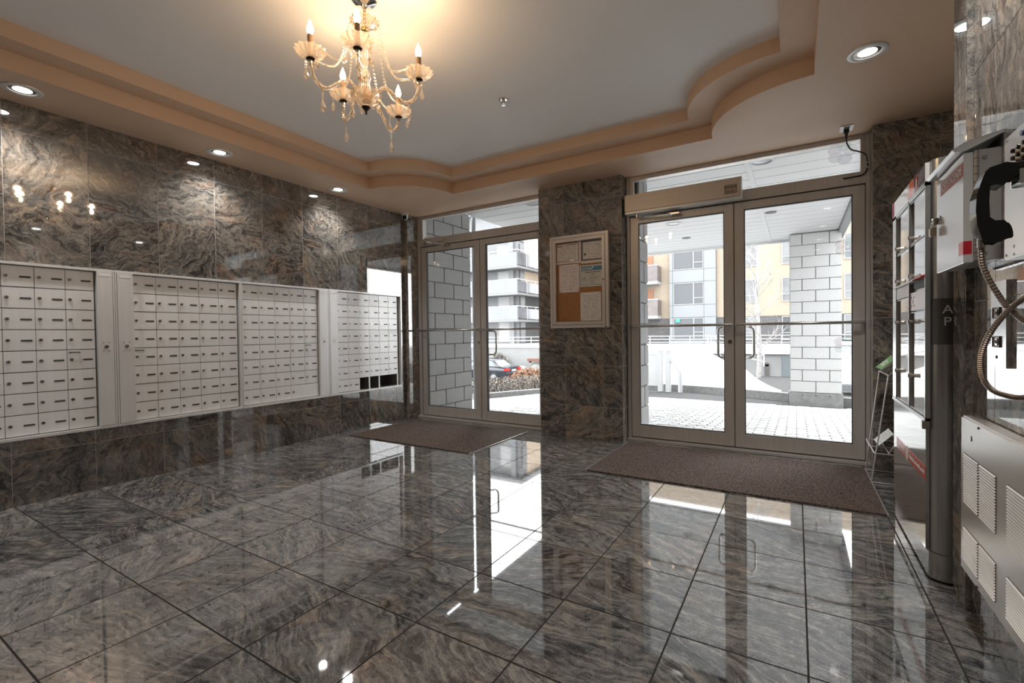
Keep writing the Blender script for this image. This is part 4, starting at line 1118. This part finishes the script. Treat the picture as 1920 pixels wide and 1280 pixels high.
for x in (.09, .28, .48): m.cyl((x, 9.39, -.115), (x, 9.383, -.115), .012, 10)
m.build('anchor_bolts', ALU_DARK, pb_)

# canopy with soffit boards
SOF = pbr('soffit_white', (0.481, 0.481, 0.479), .55)
m = MB(); m.box(-3.92, .72, 4.342, 10.02, 2.685, 2.95)
can = tag(m.build('canopy', pbr('canopy_dark', (.25, .25, .25), .8)), 'flat entrance canopy with white soffit boards over the doors', 'canopy', kind='structure')
y = 4.35; k = 0
sb = MB(); sb.box(-3.9, .6, .004, .281, 2.662, 2.685); sbo = sb.build('soffit_board', SOF, bevel=.003); sbm = sbo.data; bpy.data.objects.remove(sbo)
while y < 9.85:
    o = bpy.data.objects.new('soffit_board', sbm); COL.objects.link(o); o.location = (0, y, 0); adopt(o, can); y += .285
m = MB(); m.box(-.435, -.385, 4.35, 10.0, 2.652, 2.664); m.build('cover_strip', SOF, can, bevel=.002)
m = MB(); m.box(.605, .70, 4.35, 10.02, 2.60, 2.70); m.build('edge_beam', pbr('beam_grey', (0.196, 0.2, 0.2), .6), can, bevel=.004)
m = MB(); m.box(-3.92, .6, 9.96, 10.02, 2.62, 2.70); m.build('front_fascia', SOF, can, bevel=.004)
for i, (x, yy, lab) in enumerate(((-.285, 5.2, 'round white soffit lamp seen through the right transom'), (-2.85, 5.22, 'round white soffit lamp seen through the left transom'), (-1.61, 7.43, 'small round soffit lamp seen through the left leaf of the right doors'))):
    t = thing('soffit_lamp', lab, 'lamp', (x, yy, 2.66), group='round lamps in the canopy soffit')
    m = MB(); m.lathe([(.115, 0), (.112, -.012), (.09, -.014), (.085, -.002)], (x, yy, 2.662), 28); m.build('ring', OUT_W, t, smooth=True)
    m = MB(); m.lathe([(.086, -.003), (.04, -.010), (.001, -.012)], (x, yy, 2.662), 28); m.build('lens', pbr('lens_frosted', (0.301, 0.305, 0.31), .3), t, smooth=True)
for x, yy, lab in ((-.30, 7.52, 'dark grey round vent in the soffit right of the cover strip'), (-1.66, 8.7, 'dark flat vent in the soffit near the canopy edge')):
    t = thing('soffit_vent', lab, 'vent', (x, yy, 2.66))
    m = MB(); m.lathe([(.075, 0), (.07, -.01), (.001, -.012)], (x, yy, 2.662), 20); m.build('cover', pbr('vent_grey', (0.0902, 0.0842, 0.0797), .6), t, smooth=True)

# ground: sloping forecourt, lower parking to the left
def gz(x, y):
    e = min(1, max(0, (-5 - x) / 8)); e = e * e * (3 - 2 * e)
    return -.03 - .053 * (y - 4.4) - .9 * e * min(1, max(0, (y - 9) / 16))
m = MB(); nx, ny = 60, 44
for j in range(ny + 1):
    for i in range(nx + 1):
        x = -40 + 60 * i / nx; y = 4.36 + 23 * j / ny
        m.v.append((x, y, gz(x, y) - .012))
for j in range(ny):
    for i in range(nx):
        a = j * (nx + 1) + i; m.face((a, a + 1, a + nx + 2, a + nx + 1))
fore = tag(m.build('forecourt', pbr('forecourt_bed', (0.0188, 0.0188, 0.0188), .9, noise=.08, nscale=2.0)), 'pale salted forecourt sloping away from the doors', 'forecourt', kind='structure')
pm_ = MB(); pm_.box(-.094, .094, -.0445, .0445, -.05, 0); po = pm_.build('paver', PAVER, bevel=.004); pme = po.data; bpy.data.objects.remove(po)
rest = MB(); cnt = 0
random.seed(11)
row = 0; y = 4.46
while y < 9.3:
    x = -5.4 + (.1 if row % 2 else 0)
    while x < 2.4:
        near = y < 6.6 and (-1.25 < x < .62)
        z = gz(x, y) + random.uniform(-.003, .003)
        if x < -3.9 and y < 5.5 or (-2.2 < x < -1.2 and y < 4.7) or (-.2 < x < .75 and y > 9.2): pass
        elif near and cnt < 230:
            o = bpy.data.objects.new('paver', pme); COL.objects.link(o); o.location = (x, y, z); o.rotation_euler = (-.053 + random.uniform(-.01, .01), random.uniform(-.008, .008), random.uniform(-.02, .02)); adopt(o, fore); cnt += 1
        else:
            k = len(rest.v); hx, hy = .0935, .0435
            rest.v += [(x - hx, y - hy, z - .02), (x + hx, y - hy, z - .02), (x + hx, y + hy, z - .025), (x - hx, y + hy, z - .025), (x - hx, y - hy, z), (x + hx, y - hy, z), (x + hx, y + hy, z - .005), (x - hx, y + hy, z - .005)]
            for q in ((4, 5, 6, 7), (0, 1, 5, 4), (1, 2, 6, 5), (2, 3, 7, 6), (3, 0, 4, 7)): rest.face([k + i for i in q])
        x += .2
    y += .1; row += 1
tag(rest.build('far_pavers', PAVER, fore, fix=False), kind='stuff')

def strip(name, pts, w_, h_, mat, label, cat='kerb'):
    """raised kerb following points on the ground"""
    m = MB(); P = spline([(p[0], p[1], 0) for p in pts], 8); n = len(P); k = 0
    for i, p in enumerate(P):
        t = (P[min(i + 1, n - 1)] - P[max(i - 1, 0)]).normalized(); s_ = Vector((-t.y, t.x, 0)) * w_ / 2
        z = gz(p.x, p.y)
        for q, dz in ((p - s_, -.1), (p - s_, h_), (p + s_, h_), (p + s_, -.1)): m.v.append((q.x, q.y, z + dz))
    for i in range(n - 1):
        a = i * 4
        for j in range(3): m.face((a + j, a + j + 1, a + j + 5, a + j + 4))
    m.face((0, 1, 2, 3)); a = (n - 1) * 4; m.face((a + 3, a + 2, a + 1, a))
    return tag(m.build(name, mat), label, cat, kind='structure')
strip('kerb', [(-4.6, 11.9), (-3.0, 11.5), (-1.9, 11.25), (-.9, 10.75), (-.1, 10.2), (.6, 9.75), (1.6, 9.2), (3.2, 8.6)], .16, .15, CONC, 'grey concrete kerb running behind the block pillar')
strip('hedge_kerb', [(-4.85, 6.6), (-4.78, 7.4), (-4.62, 8.6), (-4.4, 9.8), (-4.2, 10.8)], .14, .09, CONC, 'low grey kerb in front of the clipped hedge')

# snow bank behind the kerb
m = MB(); nx, ny = 44, 26
def bank(x, t, y):
    top = .52 if x < -2.2 else max(-.25, .52 - (x + 2.2) * .47) if x < -1.2 else max(-.26, .05 - (x + 1.2) * .25)
    kl = -5.2
    base = gz(x, y) - .02
    if x > -1.2: top = base + (top - base) * max(.0, min(1, (-.3 - x) / .8))
    if x < -4.3: top = base + (top - base) * max(0, (x - kl) / .9)
    prof = math.sin(min(1, t / .55) * PI / 2) if t < .55 else 1 - .35 * ((t - .55) / .45) ** 2
    return base + (top - base) * prof + .02 * math.sin(x * 5 + t * 9) * math.sin(t * PI) * max(0, min(1, -.3 - x))
def kerb_y(x): return 11.35 if x < -2 else 11.35 - (x + 2) * .62
for j in range(ny + 1):
    for i in range(nx + 1):
        x = -5.2 + 5.0 * i / nx; t = j / ny
        m.v.append((x, kerb_y(x) + .12 + 3.2 * t, bank(x, t, kerb_y(x) + .12 + 3.2 * t)))
for j in range(ny):
    for i in range(nx):
        a = j * (nx + 1) + i; m.face((a, a + 1, a + nx + 2, a + nx + 1))
tag(m.build('snow_bank', SNOW, smooth=True), 'big white snow bank behind the kerb outside the right doors', 'snow', kind='stuff')
FN = thing('picket_fence', 'white vinyl fence posts and brace standing in front of the snow bank', 'fence', (-2.6, 10.95, -.36))
for x in (-2.682, -2.506):
    m = MB(); m.box(x - .055, x + .055, 10.9, 11.01, -.38, .55); m.build('post', OUT_W, FN, bevel=.006)
    m = MB(); m.lathe([(.07, 0), (.07, .02), (.03, .05), (.001, .06)], (x, 10.955, .55), 12); m.build('post_cap', OUT_W, FN, smooth=True)
m = MB(); m.box(-3.6, -2.73, 10.93, 10.98, .47, .58); m.build('top_rail', OUT_W, FN, bevel=.004)
m = MB(); m.tube([(-2.46, 10.93, .42), (-2.24, 10.93, .06), (-2.24, 10.93, -.37)], .05, 8); m.build('brace', OUT_W, FN, smooth=True)
m = MB(); m.box(-3.6, -2.73, 10.94, 10.97, -.25, .47); m.build('fence_board', OUT_W, FN)
WB = thing('white_container', 'plain white box container at the right behind the block pillar', 'container', (1.7, 13.2, -.3))
m = MB(); m.box(.86, 2.6, 12.9, 14.2, -.26, .64); m.build('box', OUT_W, WB, bevel=.02)
m = MB(); m.box(.86, 2.6, 12.88, 14.2, -.40, -.26); m.build('skirt', pbr('skirt_grey', (0.105, 0.11, 0.116), .6), WB)
m = MB(); m.box(.84, 2.62, 12.87, 14.22, .64, .70); m.build('lid', SNOW, WB, bevel=.02)

# terrace and retaining walls
TER = pbr('terrace_snow', (0.602, 0.602, 0.602), .9, noise=.04, nscale=1)
m = MB(); m.box(-45, 25, 27.0, 70, -2.2, .05)
ter = tag(m.build('terrace', TER), 'raised white terrace in front of the apartment buildings', 'terrace', kind='structure')
RETW = pbr('retaining_white', (0.19, 0.19, 0.187), .85, noise=.05, nscale=1.5)
m = MB(); m.box(-30, -8.2, 26.6, 27.0, -2.3, .07); rw = tag(m.build('retaining_wall', RETW), 'pale concrete retaining wall behind the parked cars', 'wall', kind='structure')
m = MB(); m.box(-30, -8.2, 26.55, 27.05, .07, .16); m.build('coping', SNOW, rw)
m = MB(); m.box(-6.0, 9, 24.2, 27.0, -1.6, -.08); rr_ = tag(m.build('garage_wall', RETW), 'low white garage wall behind the birch', 'wall', kind='structure')
m = MB(); m.box(-6.0, 9, 24.05, 27.0, -.08, .10); m.build('coping', SNOW, rr_, bevel=.02)
m = MB(); m.box(-.555, .6, 24.14, 24.22, -1.2, -.10); gd = m.build('steel_door', pbr('garage_door_grey', (0.0978, 0.113, 0.12), .5), rr_, bevel=.01)
m = MB(); m.box(-1.24, -1.06, 24.12, 24.2, -1.1, -.55); m.cyl((-1.15, 24.2, -.55), (-1.15, 24.12, -.55), .09, 16); m.mat(0); m.build('arched_opening', pbr('opening_dark', (0.0752, 0.0692, 0.0647), .9), rr_)
def railing(name, label, p0, p1, n, zh, rails=(1.0, .62, .25), r=.025):
    t = thing(name, label, 'railing', tuple(p0), group='white tube railings on the terrace')
    A, B = Vector(p0), Vector(p1)
    for i in range(n + 1):
        q = A.lerp(B, i / n); m = MB(); m.tube([q, q + Vector((0, 0, zh))], r, 6); m.build('post', OUT_W, t, smooth=True)
    for f in rails:
        m = MB(); m.tube([A + Vector((0, 0, zh * f)), B + Vector((0, 0, zh * f))], r, 6); m.build('rail', OUT_W, t, smooth=True)
    return t
railing('terrace_railing', 'white terrace railing above the parked black car', (-30, 27.0, .15), (-8.2, 27.0, .15), 16, .62)
railing('terrace_railing', 'white terrace railing in front of the grey cladding bay', (-12.5, 36.0, .05), (5, 36.0, .05), 12, .62)
railing('ramp_railing', 'sloping white ramp railing beside the birch trunk', (-3.4, 22.5, .05), (-1.2, 22.9, -.55), 3, .75, r=.03)

# birch
def birch(x, y, z, h, lab):
    t = thing('birch_tree', lab, 'tree', (x, y, z))
    BK = pbr('birch_bark', (0.241, 0.233, 0.226), .8, noise=.45, nscale=9, stretch=(1, 1, 6))
    random.seed(21)
    tr = [Vector((x + .05 * math.sin(k * .9), y + .04 * math.cos(k * .7), z + h * k / 12)) for k in range(13)]
    m = MB(); m.tube(tr, [.085 * (1 - k / 13) + .012 for k in range(13)], 8); m.build('trunk', BK, t, smooth=True)
    for k in range(2, 12):
        for q in range(5):
            p = tr[k] + Vector((0, 0, random.uniform(-.2, .2))); a = random.uniform(0, 2 * PI); L = random.uniform(.9, 2.0) * (1.15 - k / 16)
            pts = [p]; d = Vector((math.cos(a), math.sin(a) * .7, .75))
            for s_ in range(5):
                d = (d + Vector((random.uniform(-.2, .2), random.uniform(-.2, .2), random.uniform(-.05, .2)))).normalized(); pts.append(pts[-1] + d * L / 5)
            m = MB(); m.tube(pts, [.018 * (1 - i / 6.5) for i in range(6)], 5)
            for s_ in (2, 3, 4):
                for _ in range(2):
                    e = (d + Vector((random.uniform(-.8, .8), random.uniform(-.8, .8), random.uniform(-.2, .5)))).normalized(); m.tube([pts[s_], pts[s_] + e * L * .2, pts[s_] + e * L * .38 + Vector((0, 0, .05))], [.008, .006, .003], 4)
            m.build('branch', BK, t, smooth=True)
birch(-1.36, 22.0, gz(-1.36, 22) - .05, 8.2, 'bare white birch tree in front of the tan brick facade')

# ---- far facade
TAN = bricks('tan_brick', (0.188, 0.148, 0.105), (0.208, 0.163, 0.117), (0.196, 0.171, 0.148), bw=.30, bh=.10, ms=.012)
DKB = bricks('dark_brick', (0.0361, 0.0346, 0.0346), (0.0556, 0.0526, 0.0526), (0.0872, 0.0842, 0.0842), bw=.30, bh=.10, ms=.012)
TANX = bricks('tan_brick_lightened', (0.391, 0.301, 0.211), (0.436, 0.331, 0.241), (0.406, 0.361, 0.301), bw=.30, bh=.10, ms=.012, axis='X')  # copy of the tan brick, lightened to offset shade under the balconies
DKBX = bricks('dark_brick_side', (0.0361, 0.0346, 0.0346), (0.0556, 0.0526, 0.0526), (0.0872, 0.0842, 0.0842), bw=.30, bh=.10, ms=.012, axis='X')
CLAD = pbr('cladding_grey', (0.126, 0.133, 0.14), .5, noise=.02, nscale=1)
WFR = pbr('window_frame_light', (0.173, 0.176, 0.18), .4)
WPN = pbr('window_pane_dark', (0.0602, 0.0617, 0.0632), .08, noise=.35, nscale=1.2, ior=1.6)
BLIND = pbr('white_blind', (0.256, 0.256, 0.253), .6)
AB = thing('apartment_building', 'tan brick apartment block with grey cladding bay facing the doors', 'building', (-2, 38, 0), kind='thing')
m = MB(); m.box(-16, 14, 38.0, 48, 2.05, 12.5); m.build('brick_wall', TAN, AB)
m = MB(); m.box(-16, 14, 38.02, 48, -.4, 2.05); m.build('dark_brick_base', DKB, AB)
def fwin(parent, x0, x1, z0, z1, split, trans, y=37.97, blind=False):
    m = MB(); frame_rect(m, x0, x1, z0, z1, .06, .06, .06, .06, y - .05, y + .05)
    if split: m.box(split - .04, split + .04, y - .05, y + .05, z0 + .06, z1 - .06)
    if trans is not None: m.box((split + .04) if split else x0 + .06, x1 - .06, y - .05, y + .05, trans - .03, trans + .03)
    f = m.build('window_frame', WFR, parent)
    m = MB(); m.box(x0 + .06, (split or x1 - .06), y, y + .02, z0 + .06, z1 - .06); m.build('pane', BLIND if blind else WPN, f)
    if split:
        m = MB(); m.box(split, x1 - .06, y, y + .02, z0 + .06, z1 - .06); m.build('pane', WPN, f)
# cladding bay
for (a, b) in ((-8.50, -8.25), (-8.25, -5.96), (-5.96, -5.115)):
    for (z0, z1) in ((-.3, .33), (.33, 2.09), (2.09, 3.03), (3.03, 4.80), (4.80, 5.74), (5.74, 7.5), (7.5, 8.4), (8.4, 10.2)):
        if a == -8.25 and (z0, z1) in ((.33, 2.09), (3.03, 4.80), (5.74, 7.5)): continue
        m = MB(); m.box(a + .012, b - .012, 37.72, 38.0, z0 + .012, z1 - .012); m.build('cladding_panel', CLAD, AB)
m = MB(); m.box(-8.49, -5.12, 37.76, 38.0, -.3, 10.2); m.build('cladding_joints', pbr('joint_dark', (0.0602, 0.0632, 0.0677), .7), AB)
fwin(AB, -8.22, -5.98, .36, 2.05, -6.71, .95, 37.78, blind=True)
fwin(AB, -8.22, -5.98, 3.06, 4.77, -6.71, 3.57, 37.78)
fwin(AB, -8.22, -5.98, 5.77, 7.47, -6.71, 6.28, 37.78)
for (z0, z1) in ((3.02, 4.71), (5.65, 7.35), (.3, 2.0)):
    fwin(AB, -4.05, -2.39, z0, z1, None, z0 + .53)
    fwin(AB, -.86, .8, z0, z1, None, z0 + .53)
    fwin(AB, 2.72, 4.4, z0, z1, None, z0 + .53)
WOOD = pbr('orange_wood', (0.18, 0.0752, 0.0331), .6)
for zf, zt in ((4.90, 6.24), (2.20, 3.57)):
    m = MB(); m.box(-13.5, -9.19, 36.8, 38.0, zf - .16, zf + .06); bl = m.build('balcony', pbr('balcony_soffit', (0.196, 0.196, 0.196), .7), AB)
    m = MB(); m.box(-13.5, -9.19, 36.8, 36.85, zf + .06, zt - .06); m.box(-9.24, -9.19, 36.85, 38.0, zf + .06, zt - .06); m.build('balustrade', pbr('balustrade_smoke', (0.0752, 0.0632, 0.0602), .3, noise=.25, nscale=1.3), bl)
    m = MB(); m.box(-13.5, -9.16, 36.76, 36.88, zt - .06, zt); m.build('hand_rail', OUT_W, bl)
    m = MB(); m.box(-11.2, -9.82, 37.94, 38.0, zf + .06, zf + 2.2); m.build('wood_panel', WOOD, AB)
m = MB(); m.box(-8.02, -7.7, 37.66, 37.72, 1.72, 2.0); m.build('green_sign', pbr('sign_green', (0.0226, 0.301, 0.135), .5), AB)

NB = thing('unseen_blocker_building', 'unseen brick building added right of the forecourt to block sky reflections', 'building', (16, 10, -.5))  # out-of-view building, added to keep sky reflections off the mailbox wall
m = MB(); m.box(12, 20, 1.0, 17.6, -1.2, 9.5); m.build('brick_wall', DKBX, NB)
for zf in (.6, 3.4, 6.2):
    for yy in (3.0, 6.4, 9.8, 13.2):
        m = MB(); m.box(11.96, 12.02, yy, yy + 1.7, zf, zf + 1.7); wf_ = m.build('window_frame', WFR, NB)
        m = MB(); m.box(11.95, 11.97, yy + .08, yy + .81, zf + .08, zf + 1.62); m.box(11.95, 11.97, yy + .89, yy + 1.62, zf + .08, zf + 1.62); m.build('pane', WPN, wf_)
# ---- left wing with corner balconies
WG = thing('apartment_wing', 'corner apartment wing with stacked glass balconies seen through the left doors', 'building', (-22, 36.3, 0), kind='thing')
LG = pbr('wing_grey', (0.115, 0.117, 0.12), .6); 
m = MB(); m.box(-34, -22.3, 37.76, 50, 0, 13); m.build('wing_core', LG, WG)
m = MB(); m.box(-22.32, -22.28, 38.9, 50, 4.75, 13); m.build('brick_side', TANX, WG)
m = MB(); m.box(-22.33, -22.27, 38.9, 50, 0, 4.75); m.build('dark_brick_side', DKBX, WG)
m = MB(); m.box(-23.2, -22.7, 37.5, 38.4, 0, 13); m.build('corner_column', pbr('column_grey', (0.135, 0.138, 0.141), .6), WG)
GLB = pbr('balcony_glass_pale', (0.105, 0.109, 0.114), .15, noise=.08, nscale=.8)
GLS = pbr('balcony_glass_grey', (0.0752, 0.0782, 0.0872), .12, noise=.3, nscale=.9)
for i, zs_ in enumerate((7.02, 4.57, 2.11)):
    m = MB(); m.box(-34, -21.5, 36.26, 43.1, zs_, zs_ + .26); bl = m.build('balcony', pbr('balcony_slab', (0.126, 0.126, 0.125), .7), WG)
    zt = zs_ + 1.42 + (.2 if i == 0 else 0)
    for k in range(6):
        a = -21.52 - k * 1.55
        m = MB(); m.box(a - 1.5, a, 36.25, 36.30, zs_ + .2, zt - .22 if i == 0 else zt - .05); m.build('glass_panel', GLB, bl)
    for k in range(4):
        b = 36.32 + k * 1.68
        m = MB(); m.box(-21.55, -21.5, b, b + 1.64, zs_ + .2, zt - .2); m.build('glass_panel', GLS, bl)
    m = MB(); m.tube([(-34, 36.27, zt), (-21.5, 36.27, zt), (-21.5, 43.1, zt)], .035, 6); m.build('hand_rail', OUT_W, bl)
    m = MB()
    for k in range(7): m.tube([(-21.5 - k * 1.55, 36.27, zs_ + .2), (-21.5 - k * 1.55, 36.27, zt)], .03, 5)
    for k in range(5): m.tube([(-21.5, 36.27 + k * 1.7, zs_ + .2), (-21.5, 36.27 + k * 1.7, zt)], .03, 5)
    m.build('rail_posts', OUT_W, bl)
for zf in (9.7, 7.3, 4.85, 2.4, .1):
    f = MB(); frame_rect(f, -24.6, -23.25, zf + .1, zf + 2.15, .06, .06, .06, .06, 37.68, 37.78); wf_ = f.build('window_frame', WFR, WG)
    m = MB(); m.box(-24.55, -23.3, 37.72, 37.75, zf + .15, zf + 2.1); m.build('pane', BLIND, wf_)
    # side windows in the brick wall and the recessed balcony door
    for (ya, yb) in ((42.5, 43.9),):
        m = MB(); m.box(-22.26, -22.2, ya, yb, zf + .1, zf + 1.9); wf_ = m.build('window_frame', WFR, WG)
        m = MB(); m.box(-22.21, -22.18, ya + .08, (ya + yb) / 2 - .04, zf + .6, zf + 1.82); m.box(-22.21, -22.18, (ya + yb) / 2 + .04, yb - .08, zf + .6, zf + 1.82); m.box(-22.21, -22.18, ya + .08, yb - .08, zf + .16, zf + .54); m.build('pane', WPN, wf_)
    m = MB(); m.box(-22.30, -22.22, 38.0, 38.85, zf + .05, zf + 2.2); dd_ = m.build('balcony_door', pbr('recess_dark', (0.0752, 0.0752, 0.0797), .4), WG)
m = MB(); m.box(-36, -21.9, 37.2, 50, 12.6, 13.1); m.build('roof_slab', LG, WG)

# ---- cars in the lower parking
def build_car(lab, tail_x, y0, paint, proto=[None]):
    z0 = gz(tail_x - 2, y0 + .9)
    if proto[0] is not None:
        c = copy_tree(proto[0]); c.location = (tail_x, y0, z0); c['label'] = lab; return c
    t = thing('parked_car', lab, 'car', (tail_x, y0, z0), group='cars in the lower parking')
    BODY = pbr('car_paint_black', (.018, .02, .026), .12, coat=.6)
    CG = pbr('car_glass', (0.0752, 0.0978, 0.105), .05, ior=1.6)
    W = 1.75
    # lower body: side profile (s from the tail forward, z)
    low = [(.0, .42), (.03, .30), (.45, .26), (4.2, .24), (4.48, .34), (4.52, .52), (4.40, .70), (3.4, .90), (2.2, .96), (.75, .98), (.12, .95), (.02, .80)]
    def shell(prof, inset_top, name, mat, zsplit):
        m = MB(); n = len(prof)
        for side in (0, 1):
            for (s_, z) in prof:
                ins = inset_top(z); yy = y0 + ins if side == 0 else y0 + W - ins
                m.v.append((tail_x - s_, yy, z0 + z))
        tri = tessellate_polygon([[Vector((p[0], p[1], 0)) for p in prof]])
        for q in tri: m.face(q); m.face([n + i for i in reversed(q)])
        for i in range(n): j = (i + 1) % n; m.face((i, j, n + j, n + i))
        return m.build(name, mat, t, bevel=.03, smooth=True)
    shell(low, lambda z: .04 if z < .4 else (.0 if z < .8 else .06), 'body', BODY, 0)
    cab = [(.55, .93), (1.10, 1.33), (1.5, 1.41), (2.2, 1.42), (2.65, 1.36), (3.35, .93)]
    shell(cab, lambda z: .08 + max(0, z - .93) * .42, 'cabin', BODY, 0)
    side = [(.85, 1.0), (1.18, 1.29), (1.55, 1.36), (2.2, 1.37), (2.6, 1.31), (3.1, 1.0)]
    m = MB()
    for (ys_, sg) in ((y0, -1), (y0 + W, 1)):
        n = len(m.v)
        for (s_, z) in side:
            ins = .08 + max(0, z - .93) * .42; m.v.append((tail_x - s_, (y0 + ins - .012) if sg < 0 else (y0 + W - ins + .012), z0 + z))
        for q in tessellate_polygon([[Vector((p[0], p[1], 0)) for p in side]]): m.face([n + i for i in q])
    m.build('side_glass', CG, t, fix=False)
    m = MB(); m.quad((tail_x - .60, y0 + .22, z0 + .985), (tail_x - .60, y0 + W - .22, z0 + .985), (tail_x - 1.06, y0 + W - .34, z0 + 1.325), (tail_x - 1.06, y0 + .34, z0 + 1.325)); m.build('rear_glass', pbr('rear_glass', (0.18, 0.226, 0.218), .08), t, fix=False)
    TL = pbr('tail_lamp_red', (0.421, 0.018, 0.018), .2)
    for yy in (y0 - .004, y0 + W - .40):
        m = MB(); m.box(tail_x - .22, tail_x + .012, yy, yy + .404, z0 + .72, z0 + .88); m.build('tail_lamp', TL, t, bevel=.02)
    m = MB(); m.box(tail_x - .01, tail_x + .02, y0 + .62, y0 + 1.12, z0 + .68, z0 + .80); m.build('number_plate', OUT_W, t, bevel=.004)
    m = MB(); m.box(tail_x - .5, tail_x + .035, y0 - .005, y0 + W + .005, z0 + .30, z0 + .52); m.build('rear_bumper', BODY, t, bevel=.04, smooth=True)
    m = MB(); m.box(tail_x + .02, tail_x + .042, y0 + .08, y0 + .34, z0 + .40, z0 + .45); m.box(tail_x + .02, tail_x + .042, y0 + W - .34, y0 + W - .08, z0 + .40, z0 + .45); m.build('reflectors', TL, t)
    for s_ in (.95, 3.6):
        for yy, sg in ((y0 - .01, 1), (y0 + W + .01, -1)):
            m = MB(); m.cyl((tail_x - s_, yy, z0 + .31), (tail_x - s_, yy + sg * .2, z0 + .31), .31, 24); wh = m.build('wheel', BLACK_M, t, bevel=.02, smooth=True)
            m = MB(); m.cyl((tail_x - s_, yy - sg * .012, z0 + .31), (tail_x - s_, yy, z0 + .31), .2, 20); m.build('hub', pbr('wheel_alloy', (0.301, 0.301, 0.301), .35, metal=.6), wh, smooth=True)
    proto[0] = t
    return t
build_car('black car with red tail lamp parked in front of the retaining wall', -15.03, 23.9, 0)
build_car('dark car mostly hidden by the granite pier behind the hedge', -8.9, 24.4, 0)

# ---- planting and stones by the parking
def bush(name, lab, c, rad, n, cols_, group=None, box=None, sz=.06):
    random.seed(hash(lab) % 1000 if False else len(lab))
    m = MB()
    for i in range(n):
        if box:
            p = Vector((random.uniform(*box[0]), random.uniform(*box[1]), 0)); p.z = gz(p.x, p.y) + random.uniform(0, box[2])
        else:
            v = Vector((random.gauss(0, 1), random.gauss(0, 1), random.gauss(0, 1))).normalized() * (random.random() ** .35)
            p = Vector((c[0] + v.x * rad[0], c[1] + v.y * rad[1], c[2] + abs(v.z) * rad[2]))
        a = Vector((random.uniform(-1, 1), random.uniform(-1, 1), random.uniform(-.3, 1))).normalized() * sz * random.uniform(.6, 1.4)
        b = a.cross(Vector((random.uniform(-1, 1), random.uniform(-1, 1), random.uniform(-1, 1)))).normalized() * sz * .42
        m.mat(random.randrange(len(cols_)))
        m.quad(tuple(p), tuple(p + a * .5 + b), tuple(p + a), tuple(p + a * .5 - b))
    t = thing(name, lab, 'shrub', c, group)
    o = m.build('foliage', cols_, t, fix=False); o['kind'] = 'stuff'
    mm = MB()
    for k in range(7):
        q = Vector((c[0] + random.uniform(-.6, .6) * rad[0], c[1] + random.uniform(-.6, .6) * rad[1], c[2] - .05))
        mm.tube([q, q + Vector((random.uniform(-.1, .1), random.uniform(-.1, .1), rad[2] * .8))], [.02, .008], 5)
    mm.build('stems', pbr('stem_brown', (0.0752, 0.0541, 0.0391), .9), t)
    return t
DRY = [pbr('dry_leaf_tan', (0.165, 0.123, 0.0902), .9), pbr('dry_leaf_grey', (0.135, 0.123, 0.111), .9), pbr('dry_leaf_dark', (0.0481, 0.0376, 0.0286), .9), pbr('dry_leaf_pale', (0.256, 0.233, 0.203), .9)]
ORG = [pbr('leaf_orange', (0.211, 0.108, 0.0572), .9), pbr('leaf_rust', (0.15, 0.0752, 0.0451), .9), pbr('leaf_pale_orange', (0.256, 0.165, 0.12), .9)]
bush('clipped_hedge', 'long low clipped brown hedge behind the kerb at the left doors', (-5.15, 8.6, gz(-5.1, 8.6)), (.3, 1.6, .25), 9000, DRY, box=((-5.6, -4.92), (6.6, 11.0), .30), sz=.035)
bush('rust_bush', 'rounded rust orange bush rising behind the clipped hedge', (-6.95, 12.3, gz(-6.95, 12.3)), (.62, .5, .42), 3800, ORG, sz=.05)
bush('grey_bush', 'dry round grey bush behind the black parked car', (-17.0, 26.1, -1.4), (.75, .4, 1.15), 2600, DRY[1:], sz=.09)
STONE = pbr('boulder_grey', (0.188, 0.18, 0.165), .95, noise=.25, nscale=4, bump=.5)
def boulder(x, y, z, r, lab, sd):
    random.seed(sd); m = MB(); m.ball((0, 0, 0), 1, 12, 8, .75)
    ph = [random.uniform(0, 6) for _ in range(6)]
    m.v = [(x + r[0] * a * (1 + .16 * math.sin(3 * b + ph[0]) + .1 * math.sin(5 * c + ph[1])), y + r[1] * b * (1 + .15 * math.sin(4 * a + ph[2])), z + r[2] * c * (1 + .14 * math.sin(4 * b + ph[3]))) for a, b, c in m.v]
    return tag(m.build('boulder', STONE, smooth=True), lab, 'boulder', group='boulders by the parking')
boulder(-15.15, 26.1, -1.5, (.40, .32, .5), 'grey boulder just right of the black car tail', 1)
boulder(-14.05, 25.55, -1.55, (.55, .36, .42), 'low wide boulder under the reddish bench', 2)
boulder(-14.2, 26.25, -1.22, (.42, .2, .34), 'upper pale boulder directly below the reddish bench', 3)
RB = thing('garden_bench', 'small reddish brown slatted bench above the boulders', 'bench', (-14.3, 26.4, -.9))
for k in range(4):
    m = MB(); m.box(-14.75, -13.75, 26.08 + k * .09, 26.15 + k * .09, -.72, -.66); m.build('slat', pbr('bench_wood', (0.135, 0.0526, 0.0361), .7), RB)
m = MB(); m.box(-14.8, -13.7, 26.04, 26.08, -.76, -.60); m.build('front_board', MATS['bench_wood'], RB)
for x in (-14.72, -13.76):
    m = MB(); m.box(x, x + .06, 26.1, 26.4, -.87, -.72); m.build('leg', MATS['bench_wood'], RB)
